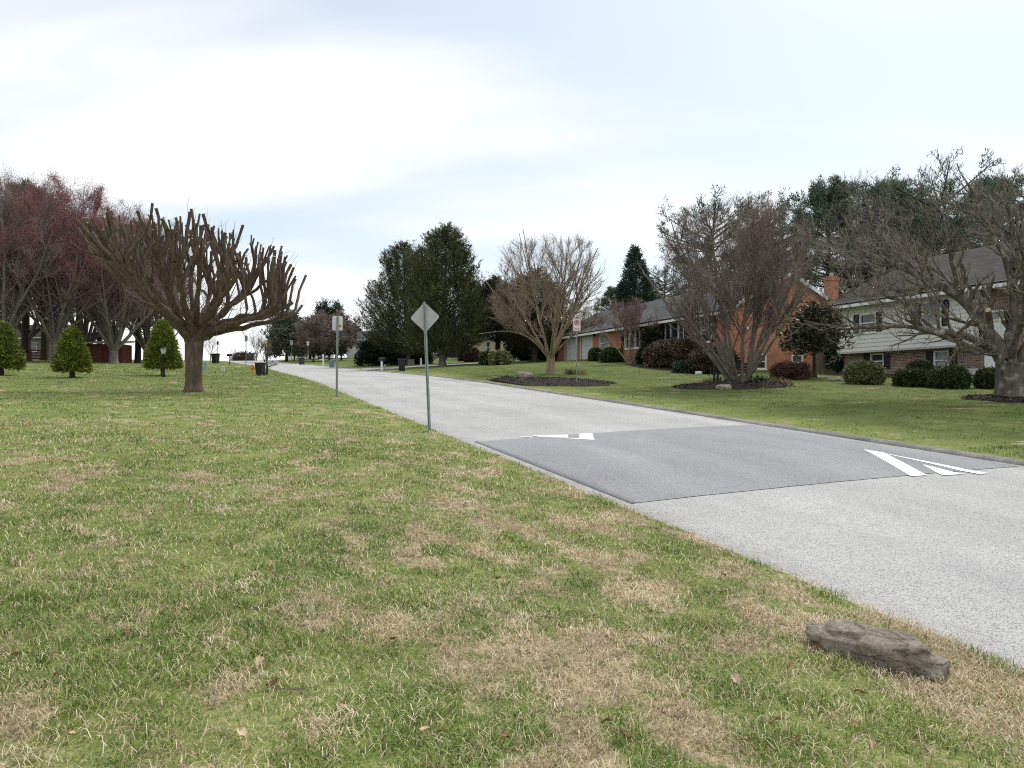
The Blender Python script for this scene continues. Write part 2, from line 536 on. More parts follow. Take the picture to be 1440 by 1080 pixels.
    plain('car_paint', (.014, .016, .022), .25, .1, 4, .3, .5)
    plain('wood_post', (.20, .11, .06), .9, .3, 10)
    # stone
    m = NT('stone', .95, .15)
    p = m.pos()
    mp = m.node('ShaderNodeMapping'); mp.inputs['Scale'].default_value = (2.2, 3.0, 4.0); mp.inputs['Rotation'].default_value = (.3, .25, 0)
    m.l.new(p, mp.inputs['Vector'])
    f = m.noise(mp.outputs[0], 3, 8, .72, .6); g = m.noise(p, 9, 7, .75); h = m.noise(p, 42, 4, .7)
    c = m.ramp(f, [(.28, (.10, .08, .062)), (.42, (.21, .175, .14)), (.58, (.32, .28, .23)), (.75, (.45, .41, .35))])
    c = m.mix(m.val(g, .54, .66, 0, .8), c, (.36, .36, .32))
    c = m.mix(m.val(m.noise(p, 5.3, 5, .7), .56, .68, 0, .6), c, (.10, .105, .06))
    c = m.mix(1.0, c, m.ramp(h, [(.3, (.62,) * 3), (.7, (1.3,) * 3)]), 'MULTIPLY')
    m.col(c); m.bump(m.math('ADD', f, m.math('MULTIPLY', h, .5)), .9, .03)
    plain('pale_rock', (.33, .30, .25), .9, .35, 6, bump=.6)
    foliage('leaf_dead', [(0, (.17, .085, .040)), (.4, (.32, .19, .10)), (.7, (.48, .33, .20)), (1, (.62, .50, .36))], .8, 3, .1)
    plain('stick', (.20, .155, .115), .9, .3, 20)


make_materials()

# ------------------------------------------------------------------ terrain, road, kerb
def straw_mask(x, y):
    u, v = uv(x, y)
    vp = v - bend(u)
    n = .22 * fbm(x * .8 + 3, y * .8 + 9, 41, 4) + .78 * fbm(x * 4.0, y * 2.6, 51, 5)
    bias = .085 * sm((vp + .6) / 2.6) * sm((12 - u) / 7)
    bias = bias - .03 * sm((u - 12) / 10)
    bias = bias + .16 * np.exp(-((u - 19.0) / 1.6) ** 2 - ((vp - 3.2) / .32) ** 2)
    bias = np.where(vp > ER, -.07, bias)
    return sm((n + bias - .50) / .27)


def lush(u, vp):
    """how much darker and greener the kept lawn across the road grows"""
    far = .60 * sm((u - 20) / 16) * sm((EL - vp) / .5)
    return np.maximum(sm((vp - ER) / 2.5), far) * (.85 - .40 * fbm(u * .12, vp * .3, 151, 3))


def axis_vals(segs):
    out = []
    for a, b, st in segs:
        out.append(np.arange(a, b, st))
    return np.concatenate(out + [[segs[-1][1]]])


def build_terrain():
    us = axis_vals([(-60, -6, 3), (-6, 1, .5), (1, 14, .12), (14, 30, .35), (30, 70, .8), (70, 200, 2.), (200, 420, 10), (420, 1400, 70)])
    vl = axis_vals([(-500, -150, 35), (-150, -40, 5), (-40, -14, 1.), (-14, -6, .35), (-6, EL - .3, .12)])
    vr = axis_vals([(ER + .26, 16, .3), (16, 45, .8), (45, 150, 5), (150, 500, 35)])
    edge = [EL - .28, EL - .14, EL - .04, EL + .04]
    vs = np.concatenate([vl[vl < EL - .3], edge, [EL + .5, 7.6, ER - .5, ER - .02, ER + .02, ER + .10], vr])
    U, V = np.meshgrid(us, vs, indexing='ij')
    wob = .16 * (fbm(U * .9, U * 0 + 4, 61, 3) - .5) + .10 * (fbm(U * 4, U * 0 + 9, 62, 2) - .5)
    near = np.exp(-((V - EL) / .35) ** 2)
    Vw = V + wob * near
    Va = Vw + bend(U)
    Z = groundz(U, Va)
    rz = roadz(U, V)
    inside = (V > EL) & (V < ER + .05)
    Z = np.where(inside, rz - .07, Z)
    lip = (V <= EL) & (V > EL - .08)
    Z = np.where(lip, rz + .03, Z)
    X = -S_ * U + C_ * Va; Y = C_ * U + S_ * Va
    mic = .030 * (fbm(X * 3.1, Y * 3.1, 71, 3) - .5) * (V < EL - .1) * np.clip(1 - U / 40, 0, 1)
    Z = Z + mic
    n, k = U.shape
    idx = np.arange(n * k).reshape(n, k)
    F = np.stack([idx[:-1, :-1], idx[1:, :-1], idx[1:, 1:], idx[:-1, 1:]], -1).reshape(-1, 4)[:, ::-1]
    g = np_mesh('ground', np.stack([X, Y, Z], -1), F, MAT['lawn'], attrs={'straw': straw_mask(X, Y), 'lush': lush(U, V)}, smooth=True)
    tag(g, kind='structure')
    # road
    us = axis_vals([(-60, 0, 4), (0, 30, .5), (30, 90, 2), (90, 210, 3)])
    vs = np.array([EL - .18, EL + .02, EL + .3, EL + .6, 5.4, 6, 6.9, 7.6, 8.5, 9.2, 10., ER - .6, ER - .3, ER + .04])
    U, V = np.meshgrid(us, vs, indexing='ij')
    crown = .05 * (1 - ((V - 7.6) / 3.5) ** 2)
    Z = roadz(U, V) + np.clip(crown, -.02, 1) * .6
    Va = V + bend(U)
    n, k = U.shape; idx = np.arange(n * k).reshape(n, k)
    F = np.stack([idx[:-1, :-1], idx[1:, :-1], idx[1:, 1:], idx[:-1, 1:]], -1).reshape(-1, 4)[:, ::-1]
    r = np_mesh('road', np.stack([-S_ * U + C_ * Va, C_ * U + S_ * Va, Z], -1), F, MAT['road'], smooth=True, attrs={'vp': V})
    tag(r, kind='structure')
    # kerb of dark rolled asphalt along the far side
    prof = [(ER - .015, -.05), (ER, .008), (ER + .05, .045), (ER + .10, .060), (ER + .16, .064), (ER + .24, .050), (ER + .25, -.10)]
    for a, b in ((-40, 60.0), (66.0, 150)):
        us = np.arange(a, b + .01, .25 if b < 100 else 1)
        U, J = np.meshgrid(us, np.arange(len(prof)), indexing='ij')
        pv = np.array([p[0] for p in prof])[J]; pz = np.array([p[1] for p in prof])[J]
        jit = .022 * (fbm(U * 2.2, J * .9, 81, 3) - .5) * 2
        w = (J > 0) & (J < 6)
        endf = np.clip(np.minimum(U - a, b - U) / 1.2, .12, 1)
        Z = roadz(U, ER) + np.where(pz > 0, pz * endf, pz) + jit * w * .6
        Va = pv + jit * w + bend(U)
        n, k = U.shape; idx = np.arange(n * k).reshape(n, k)
        F = np.stack([idx[:-1, :-1], idx[1:, :-1], idx[1:, 1:], idx[:-1, 1:]], -1).reshape(-1, 4)[:, ::-1]
        o = np_mesh('kerb', np.stack([-S_ * U + C_ * Va, C_ * U + S_ * Va, Z], -1), F, MAT['kerb'], smooth=True)
        tag(o, kind='structure')


HL, HR = 4.36, 10.93


def hump_ends(v):
    """u of the near and far end of the darker patch at v"""
    t = (v - HL) / (HR - HL)
    return 7.66 + t * .22, 13.4 + t * .55


def hump_z(u, v):
    a, b = hump_ends(v)
    t = np.clip((u - a) / (b - a), 0, 1)
    e = np.clip(np.minimum(v - HL, HR - v) / .5, 0, 1)
    crown = np.clip(.05 * (1 - ((v - 7.6) / 3.5) ** 2), -.02, 1) * .6
    return roadz(u, v) + crown + .006 + .075 * np.sin(pi * t) ** .8 * e


def build_hump():
    T, V = np.meshgrid(np.linspace(0, 1, 41), np.concatenate([[HL], np.linspace(HL + .12, HR - .12, 30), [HR]]), indexing='ij')
    a, b = hump_ends(V)
    U = a + (b - a) * T
    edge = (.03 * (fbm(V * 3, V * 0, 91, 3) - .5)) * ((T < .001) | (T > .999))
    U = U + edge
    Z = hump_z(U, V)
    Z = np.where(V <= HL + .001, Z + .006, Z)
    X = -S_ * U + C_ * V; Y = C_ * U + S_ * V
    n, k = U.shape; idx = np.arange(n * k).reshape(n, k)
    F = np.stack([idx[:-1, :-1], idx[1:, :-1], idx[1:, 1:], idx[:-1, 1:]], -1).reshape(-1, 4)[:, ::-1]
    # skirt down to the road on the lawn side
    V1 = np.stack([X, Y, Z], -1).reshape(-1, 3)
    low = np.stack([X[:, 0], Y[:, 0], Z[:, 0] - .06], -1)
    V2 = np.vstack([V1, low]); m = n * k
    F2 = np.array([(idx[i, 0], idx[i + 1, 0], m + i + 1, m + i) for i in range(n - 1)])
    o = np_mesh('speed_hump_paving', V2, np.vstack([F, F2]), MAT['patch'], smooth=True)
    tag(o, kind='structure')

    def paint(name, poly_px):
        """outline of a marking; its corners are where the road shows them"""
        pts = []
        for px, py in poly_px:
            x, y, _ = hit(px, py); u, v = uv(x, y)
            # iterate for the hump's height
            for _i in range(4):
                zz = float(hump_z(u, v)); k = (CZ - zz) / ((py - HORY) / FPX)
                x = (px - 720) / FPX * k; y = k; u, v = uv(x, y)
            pts.append((u, v))
        return pts

    def fill(polys):
        vs, fs = [], []
        for q in polys:
            A, B, Cc, Dd = [np.array(p) for p in q]
            n1, n2 = 26, 8
            k0 = len(vs)
            for i in range(n1 + 1):
                for j in range(n2 + 1):
                    s, t = i / n1, j / n2
                    p = (A * (1 - s) + B * s) * (1 - t) + (Dd * (1 - s) + Cc * s) * t
                    x, y = xy(*p)
                    vs.append((x, y, float(hump_z(p[0], p[1])) + .004))
            for i in range(n1):
                for j in range(n2):
                    a = k0 + i * (n2 + 1) + j
                    fs.append((a, a + n2 + 1, a + n2 + 2, a + 1))
        return np.array(vs), np.array(fs)

    def marking(label, quads):
        polys = [paint('', q) for q in quads]
        V_, F_ = fill(polys)
        # faces up
        e1 = V_[F_[:, 1]] - V_[F_[:, 0]]; e2 = V_[F_[:, 3]] - V_[F_[:, 0]]
        flip = np.cross(e1, e2)[:, 2] < 0
        F_[flip] = F_[flip][:, ::-1]
        o = np_mesh('road_marking', V_, F_, MAT['paint'])
        tag(o, label, 'road marking', 'painted arrows on the speed hump', 'structure')

    # far arrow (points from the photograph), near arrow
    marking('white painted arrow on the far end of the dark speed hump patch',
            [[(731, 615.3), (815, 617.3), (836, 620.8), (729, 614.9)],
             [(813.6, 610.6), (832.5, 609.2), (836, 620.8), (814.6, 617.4)],
             [(750, 613.8), (798.5, 611.6), (799, 616), (752, 614.3)]])
    marking('white painted arrow on the near end of the dark speed hump patch',
            [[(1214, 639.5), (1243, 643.5), (1304, 669.0), (1281, 670.5)],
             [(1214, 639.5), (1256, 645.8), (1392, 666.0), (1376, 667.0)],
             [(1298, 658.4), (1299, 658.3), (1356, 667.2), (1326, 669.0)]])


# ------------------------------------------------------------------ branches
def tubes(P, Rr, n):
    """many branches at once: P (N,k,3), Rr (N,k) -> vertices, quads"""
    N, k, _ = P.shape
    T = np.gradient(P, axis=1)
    T /= np.linalg.norm(T, axis=2, keepdims=True) + 1e-9
    ref = np.where(np.abs(T[:, :1, 2:3]) > .8, np.array([1., .2, 0])[None, None], np.array([.1, .15, 1.])[None, None])
    A = np.cross(T, np.broadcast_to(ref, T.shape)); A /= np.linalg.norm(A, axis=2, keepdims=True) + 1e-9
    B = np.cross(T, A)
    w = 2 * pi * np.arange(n) / n
    V = P[:, :, None] + Rr[:, :, None, None] * (np.cos(w)[None, None, :, None] * A[:, :, None] + np.sin(w)[None, None, :, None] * B[:, :, None])
    idx = np.arange(N * k * n).reshape(N, k, n)
    nx = np.roll(idx, -1, axis=2)
    F = np.stack([idx[:, :-1], nx[:, :-1], nx[:, 1:], idx[:, 1:]], -1).reshape(-1, 4)
    return V.reshape(-1, 3), F


class Mesher:
    def __init__(s): s.V = []; s.F = []; s.r = []; s.n = 0

    def add(s, V, F, r):
        s.V.append(V); s.F.append(F + s.n); s.r.append(np.broadcast_to(r, len(V)) if np.ndim(r) == 0 else r); s.n += len(V)

    def tubes(s, P, Rr, n, rng=None, r=None):
        V, F = tubes(P, Rr, n)
        rr = rng.random(len(P)) if r is None else np.full(len(P), r)
        s.add(V, F, np.repeat(rr, P.shape[1] * n))

    def build(s, name, mat, parent=None, smooth=False):
        return np_mesh(name, np.vstack(s.V), np.vstack(s.F), mat, parent, {'rnd': np.concatenate(s.r)}, smooth)


def norm(a):
    return a / (np.linalg.norm(a, axis=-1, keepdims=True) + 1e-9)


def interp_b(P, t):
    """P (N,k,3), t (N,m) in 0..1 -> points and tangents (N,m,3)"""
    k = P.shape[1]
    f = np.clip(t, 0, .9999) * (k - 1); i = f.astype(int); w = (f - i)[..., None]
    ar = np.arange(P.shape[0])[:, None]
    a = P[ar, i]; b = P[ar, i + 1]
    return a * (1 - w) + b * w, norm(b - a), i, w[..., 0]


def spawn(rng, P, Rr, n, t0=.25, t1=1., ang=40, angj=12, ratio=.5, k=5, wig=.12, trop=.15, rr=.6, rmin=.004, tipr=.35, fall=.45, env=None, lmin=.06, out=0., L=None):
    N = P.shape[0]
    Lp = np.linalg.norm(np.diff(P, axis=1), axis=2).sum(1) if L is None else L
    t = t0 + (t1 - t0) * (np.arange(n)[None] + rng.random((N, n))) / n
    p, T, i, w = interp_b(P, t)
    ar = np.arange(N)[:, None]
    r0 = (Rr[ar, i] * (1 - w) + Rr[ar, np.minimum(i + 1, Rr.shape[1] - 1)] * w)
    rnd = rng.normal(size=(N, n, 3))
    perp = norm(rnd - (rnd * T).sum(-1, keepdims=True) * T)
    a = np.radians(ang + angj * rng.normal(size=(N, n, 1)))
    d = norm(np.cos(a) * T + np.sin(a) * perp + np.array([0, 0, out]))
    Ln = Lp[:, None] * ratio * (1 - fall * (t - t0) / max(1e-6, t1 - t0)) * np.exp(.28 * rng.normal(size=(N, n)))
    Ln = np.maximum(Ln, lmin)
    p = p.reshape(-1, 3); d = d.reshape(-1, 3); Ln = Ln.ravel(); r0 = np.maximum(r0.ravel() * rr * np.exp(.15 * rng.normal(size=N * n)), rmin)
    if env is not None:
        keep = np.ones(len(p), bool); sc = np.ones(len(p)); ok = np.zeros(len(p), bool); ej = .74 + .36 * rng.random(len(p))
        for f in (1, .8, .62, .45, .3):
            q = p + d * (Ln * f)[:, None] + np.array([0, 0, 1.]) * (Ln * f * trop * .8)[:, None]
            good = (env(q) <= ej) & ~ok
            sc[good] = f; ok |= good
        keep = ok | (rng.random(len(p)) < .12); sc[~ok] = .25
        Ln = Ln * sc
        p, d, Ln, r0 = p[keep], d[keep], Ln[keep], r0[keep]
    M = len(p)
    Q = np.zeros((M, k, 3)); Q[:, 0] = p
    for j in range(1, k):
        d = norm(d + wig * rng.normal(size=(M, 3)) + np.array([0, 0, trop]) / (k - 1) * 2)
        Q[:, j] = Q[:, j - 1] + d * (Ln / (k - 1))[:, None]
    Rn = r0[:, None] * np.linspace(1, tipr, k)[None]
    return Q, np.maximum(Rn, rmin * .6)


def bez(p0, p1, p2, p3, k=8):
    t = np.linspace(0, 1, k)[:, None]
    p0, p1, p2, p3 = [np.array(q, float) for q in (p0, p1, p2, p3)]
    return (1 - t) ** 3 * p0 + 3 * t * (1 - t) ** 2 * p1 + 3 * t * t * (1 - t) * p2 + t ** 3 * p3


def smooth_line(pts, k, rng=None, wob=0.):
    pts = np.array(pts, float)
    s = np.concatenate([[0], np.cumsum(np.linalg.norm(np.diff(pts, axis=0), axis=1))]); s /= s[-1]
    t = np.linspace(0, 1, k)
    # Catmull-Rom through the points
    out = np.zeros((k, 3))
    for j, tt in enumerate(t):
        i = min(np.searchsorted(s, tt, side='right') - 1, len(pts) - 2)
        w = (tt - s[i]) / (s[i + 1] - s[i])
        a = pts[max(i - 1, 0)]; b = pts[i]; c = pts[i + 1]; d = pts[min(i + 2, len(pts) - 1)]
        out[j] = .5 * ((2 * b) + (-a + c) * w + (2 * a - 5 * b + 4 * c - d) * w * w + (-a + 3 * b - 3 * c + d) * w ** 3)
    if rng is not None and wob:
        out[1:] += rng.normal(size=(k - 1, 3)) * wob
    return out


def flare_trunk(rng, h, r0, r1, lean=(0, 0), n=14, k=14, base_flare=1.6):
    """a trunk with root flare; returns V,F and its axis"""
    zs = np.concatenate([[-.25, -.05, .03, .12, .25], np.linspace(.4, h, k - 5)]) if h > .6 else np.linspace(-.15, h, k)
    V = []
    ph = rng.random(5) * 6
    for z in zs:
        t = max(z, 0) / h
        r = r0 + (r1 - r0) * t
        fl = 1 + (base_flare - 1) * math.exp(-max(z, 0) / .16)
        cx, cy = lean[0] * t, lean[1] * t
        for j in range(n):
            w = 2 * pi * j / n
            lob = 1 + .05 * sin(3 * w + ph[0] + z) + .04 * sin(5 * w + ph[1] - z * 2) + (fl - 1) * (.75 + .5 * sin(4 * w + ph[2]))
            V.append((cx + r * lob * cos(w), cy + r * lob * sin(w), z))
    n_, k_ = n, len(zs)
    idx = np.arange(n_ * k_).reshape(k_, n_); nx = np.roll(idx, -1, axis=1)
    F = np.stack([idx[:-1], nx[:-1], nx[1:], idx[1:]], -1).reshape(-1, 4)
    return np.array(V), F


def leafquads(rng, Cc, Dv, L, W, r):
    M = len(Cc)
    side = norm(np.cross(Dv, rng.normal(size=(M, 3))))
    L = np.broadcast_to(L, M)[:, None] * (.7 + .6 * rng.random((M, 1))); W = np.broadcast_to(W, M)[:, None] * (.7 + .6 * rng.random((M, 1)))
    V = np.stack([Cc, Cc + Dv * L * .5 + side * W, Cc + Dv * L, Cc + Dv * L * .5 - side * W], 1).reshape(-1, 3)
    F = np.arange(M * 4).reshape(M, 4)
    return V, F, np.repeat(r, 4)


def sprays(rng, C0, D0, m, spread, L, W, jit=.6, rj=.22, rbase=None):
    """a clump of m leaves at each point"""
    n = len(C0)
    rb = rng.random(n) if rbase is None else rbase
    C = np.repeat(C0, m, 0) + rng.normal(size=(n * m, 3)) * spread
    Dv = norm(np.repeat(D0, m, 0) + rng.normal(size=(n * m, 3)) * jit)
    r = np.clip(np.repeat(rb, m) * .75 + .125 + rng.normal(size=n * m) * rj, 0, 1)
    return leafquads(rng, C, Dv, L, W, r)


# ------------------------------------------------------------------ kinds of tree
def ellip(cx, cy, cz, rx, ry, rz_, p=2.):
    return lambda q: (np.abs((q[..., 0] - cx) / rx) ** p + np.abs((q[..., 1] - cy) / ry) ** p + np.abs((q[..., 2] - cz) / rz_) ** p)


def tree_root(name, label, cat, loc, group=None, rz=0, sc=1.):
    t = thing(name, label, cat, loc, rz, group)
    t.scale = (sc, sc, sc)
    return t


def multistem(root, seed, H, W, stems, trunk_h, trunk_r, barkm, twigm, counts=(9, 7, 6), spread=(20, 62), twig_r=.006, stem_r=.075, env=None, extra=None, low=.25, bud=None):
    """several stems rising from a short trunk, spreading into a wide fine crown (crape myrtle habit)"""
    rng = np.random.default_rng(seed)
    env = env or ellip(0, 0, H * .56, W, W, H * .45, 2.2)
    ml = Mesher()
    V, F = flare_trunk(rng, max(trunk_h, .35), trunk_r, trunk_r * (.92 if trunk_h > .4 else .7), n=12, k=10, base_flare=1.35)
    ml.add(V, F, .5)
    P = []; Rr = []
    for i in range(stems):
        az = 2 * pi * (i + .6 * rng.random()) / stems
        tilt = RAD(spread[0] + (spread[1] - spread[0]) * ((i * .618) % 1))
        Ls = H * (.80 if tilt < .6 else .74) * (.9 + .2 * rng.random())
        d = np.array([sin(tilt) * cos(az), sin(tilt) * sin(az), cos(tilt)])
        b = np.array([cos(az), sin(az), 0]) * trunk_r * (.45 if trunk_h > .4 else .75) + np.array([0, 0, trunk_h * .75 if trunk_h > .4 else .02])
        p1 = b + d * Ls * .3 + np.array([0, 0, .05 * Ls]); p2 = b + d * Ls * .66 + np.array([0, 0, .06 * Ls])
        p3 = b + d * Ls * .95 + np.array([0, 0, .16 * Ls]) * (1 if tilt < .9 else .8)
        q = bez(b, p1, p2, p3, 12); q[2:] += np.cumsum(rng.normal(size=(10, 3)) * .02 * H / 7, 0)
        P.append(q); Rr.append(stem_r * (.8 + .4 * rng.random()) * np.linspace(1, .22, 12))
    for q, r in (extra or []):
        P.append(smooth_line(q, 12)); Rr.append(r * np.linspace(1, .25, 12))
    P = np.array(P); Rr = np.array(Rr)
    ml.tubes(P, Rr, 8, rng)
    Q, q_r = spawn(rng, P, Rr, counts[0], low, 1, 34, 10, .42, 7, .07, .16, .62, .008, env=env, fall=.35)
    ml.tubes(Q, q_r, 5, rng)
    t = ml.build('trunk', MAT[barkm], root, True)
    mt = Mesher()
    Q2, r2 = spawn(rng, Q, q_r, counts[1], .15, 1, 32, 11, .48, 5, .08, .16, .62, twig_r * 1.2, env=env)
    mt.tubes(Q2, r2, 4, rng)
    Q3, r3 = spawn(rng, Q2, r2, counts[2], .1, 1, 27, 11, .72, 4, .07, .20, .7, twig_r, env=env, lmin=.22)
    mt.tubes(Q3, r3, 3, rng)
    if bud:
        tip = Q3[:, -1]; D = norm(Q3[:, -1] - Q3[:, -2])
        V, F, r = sprays(rng, tip, D, bud[1], bud[2], bud[3], bud[4], .7)
        mb = Mesher(); mb.add(V, F, r); mb.build('buds', MAT[bud[0]], root)
    mt.build('crown', MAT[twigm], root)
    return root


def maple(root, seed, H, W, barkm, twigm, budm, trunk_r=.35, fork=.16, limbs=8, counts=(8, 8, 6), nb=2, low=.3, twig_r=.011, cz=.6, rzf=.42, buds=(.10, .26, .05), budz=.1):
    """tall broad tree: trunk dividing low into rising limbs, twiggy crown with or without buds"""
    rng = np.random.default_rng(seed)
    env = ellip(0, 0, H * cz, W, W, H * rzf, 2.)
    ml = Mesher()
    th = H * fork
    V, F = flare_trunk(rng, th, trunk_r, trunk_r * .85, n=12, k=12, base_flare=1.5); ml.add(V, F, .5)
    P = []; Rr = []
    for i in range(limbs):
        az = 2 * pi * (i + .5 * rng.random()) / limbs
        tilt = RAD(8 + 40 * ((i * .618 + .2) % 1))
        Ls = H * (.80 - .30 * tilt) * (.9 + .2 * rng.random())
        d = np.array([sin(tilt) * cos(az), sin(tilt) * sin(az), cos(tilt)])
        b = np.array([cos(az) * trunk_r * .4, sin(az) * trunk_r * .4, th * (.72 + .25 * rng.random())])
        q = bez(b, b + d * Ls * .3, b + d * Ls * .66 + np.array([0, 0, .04 * Ls]), b + d * Ls * .95 + np.array([0, 0, .10 * Ls]), 12)
        q[2:] += np.cumsum(rng.normal(size=(10, 3)) * .012 * H / 3, 0)
        P.append(q); Rr.append(trunk_r * (.36 + .16 * rng.random()) * np.linspace(1, .16, 12))
    P = np.array(P); Rr = np.array(Rr); ml.tubes(P, Rr, 7, rng)
    Q, q_r = spawn(rng, P, Rr, counts[0], low, 1, 42, 12, .40, 6, .08, .16, .55, .018, env=env, fall=.4)
    ml.tubes(Q, q_r, 5, rng)
    ml.build('trunk', MAT[barkm], root, True)
    mt = Mesher()
    Q2, r2 = spawn(rng, Q, q_r, counts[1], .15, 1, 40, 12, .46, 4, .09, .16, .6, twig_r * 1.3, env=env)
    mt.tubes(Q2, r2, 3, rng)
    Q3, r3 = spawn(rng, Q2, r2, counts[2], .15, 1, 38, 14, .55, 3, .10, .18, .7, twig_r, env=env, lmin=.25)
    mt.tubes(Q3, r3, 3, rng)
    mt.build('crown', MAT[twigm], root)
    if budm:
        P3 = np.concatenate([Q3[:, -1], Q3[:, 1]])
        D = norm(np.concatenate([Q3[:, -1] - Q3[:, -2]] * 2))
        hk = P3[:, 2] / H + .06 * rng.normal(size=len(P3)) > budz
        P3, D = P3[hk], D[hk]
        V, F, r = sprays(rng, P3, D, nb, buds[0], buds[1], buds[2], .8)
        mb = Mesher(); mb.add(V, F, r); mb.build('buds', MAT[budm], root)
    return root


def conifer(root, seed, H, prof, z0, n, leafm, barkm='bark_dark', trunk_r=.25, m=12, L=.34, W=.05, spread=.13, out=.7, up=.6, jit=.55, fill=.55, gap=.36, lump=.22, branches=0, br=.04, gs=2.2, lean=(0, 0), plume=0):
    """evergreen of leafy sprays spread through a lumpy profile prof(t) (radius at 0..1 of the crown's height)"""
    rng = np.random.default_rng(seed)
    ml = Mesher()
    V, F = flare_trunk(rng, H * .93, trunk_r, trunk_r * .12, lean, n=10, k=14, base_flare=1.5); ml.add(V, F, .5)
    t = rng.random(n * 3)
    pr = prof(t); acc = rng.random(n * 3) < pr / pr.max()
    t = t[acc][:n]; n = len(t)
    az = rng.random(n) * 2 * pi
    h = z0 + (H - z0) * t
    R_ = prof(t) * (1 + lump * (2 * vnoise(az * gs + 3, h * .9 / max(1, H / 9), seed) - 1) + lump * .6 * (2 * vnoise(az * gs * 2.3, h * 2.1 / max(1, H / 9), seed + 1) - 1))
    f = 1 - fill * rng.random(n) ** 1.6
    g = vnoise(az * gs * 1.7 + 9, h * 1.5 / max(1, H / 9), seed + 2)
    keep = (g > gap) | (f < .62)
    t, az, h, R_, f = t[keep], az[keep], h[keep], R_[keep], f[keep]
    C = np.stack([np.cos(az) * R_ * f + lean[0] * h / H, np.sin(az) * R_ * f + lean[1] * h / H, h], 1)
    D = norm(np.stack([np.cos(az) * out, np.sin(az) * out, np.full(len(az), up) + .5 * t], 1))
    if plume:
        pl = plume * np.exp(.35 * rng.normal(size=len(C))) * (1 - .45 * t)
        tt = rng.random((len(C), m)) ** .85
        Cc = (C[:, None] - D[:, None] * (pl * .55)[:, None, None]) + D[:, None] * (pl[:, None] * tt)[..., None]
        Cc = Cc + rng.normal(size=Cc.shape) * (spread * (1.05 - .85 * tt))[..., None]
        Dv = norm(D[:, None] + rng.normal(size=Cc.shape) * jit).reshape(-1, 3)
        rb = np.clip(np.repeat(rng.random(len(C)), m) * .75 + .125 + rng.normal(size=len(Dv)) * .18, 0, 1)
        V, F, r = leafquads(rng, Cc.reshape(-1, 3), Dv, L, W, rb)
    else:
        V, F, r = sprays(rng, C, D, m, spread, L, W, jit)
    mc = Mesher(); mc.add(V, F, r)
    if branches:
        pick = rng.choice(len(C), branches, replace=False)
        Pb = []
        for i in pick:
            e = C[i]; b = np.array([0, 0, max(z0 * .7, e[2] - np.hypot(e[0], e[1]) * (.25 + .4 * rng.random()))])
            Pb.append(bez(b, b + (e - b) * .35 + np.array([0, 0, .05]), b + (e - b) * .7 - np.array([0, 0, .1]), e, 7))
        Pb = np.array(Pb); ml.tubes(Pb, br * np.linspace(1, .3, 7)[None] * np.ones((len(Pb), 1)), 5, rng)
    ml.build('trunk', MAT[barkm], root, True)
    mc.build('crown', MAT[leafm], root)
    return root


def pine(root, seed, H, W, z0, leafm='leaf_pine', barkm='bark_dark', trunk_r=.3, whorl=1.0, nb=5, m=9, L=.42, W_=.06, prof=None, up=.25, dens=1.0):
    """open pine: whorls of level branches carrying needle tufts"""
    rng = np.random.default_rng(seed)
    ml = Mesher()
    V, F = flare_trunk(rng, H * .97, trunk_r, trunk_r * .15, n=10, k=16, base_flare=1.4); ml.add(V, F, .5)
    prof = prof or (lambda t: W * np.clip(np.minimum(.45 + t * 1.6, (1.05 - t) * 1.5 + .12), .1, 1))
    P = []; Rr = []
    z = z0
    while z < H * .97:
        t = (z - z0) / (H - z0)
        a0 = rng.random() * 6.28
        for j in range(nb):
            az = a0 + 2 * pi * (j + .6 * rng.random()) / nb
            Lb = float(prof(np.array(t))) * (.55 + .6 * rng.random())
            el = up + .9 * t * rng.random()
            zz = z + rng.normal() * .25
            e = np.array([cos(az) * Lb, sin(az) * Lb, Lb * el * .8])
            b = np.array([0, 0, zz])
            P.append(bez(b, b + e * .35 - np.array([0, 0, .05 * Lb]), b + e * .7 - np.array([0, 0, .04 * Lb]), b + e, 8))
            Rr.append((.02 + .018 * Lb) * np.linspace(1, .3, 8))
        z += whorl * (.8 + .4 * rng.random()) * (1 - .45 * t)
    P = np.array(P); Rr = np.array(Rr); ml.tubes(P, Rr, 5, rng)
    Q, q_r = spawn(rng, P, Rr, 6, .3, 1, 45, 12, .38, 4, .1, .10, .5, .01)
    ml.tubes(Q, q_r, 3, rng)
    ml.build('trunk', MAT[barkm], root, True)
    C = np.concatenate([Q[:, -1], Q[:, 2], Q[:, 1], P[:, -1], P[:, -2], P[:, -3]])
    keep = rng.random(len(C)) < dens; C = C[keep]
    D = norm(np.stack([C[:, 0] * .12, C[:, 1] * .12, np.full(len(C), .7)], 1))
    V, F, r = sprays(rng, C, D, m, .16, L, W_, .75)
    mc = Mesher(); mc.add(V, F, r); mc.build('crown', MAT[leafm], root)
    return root


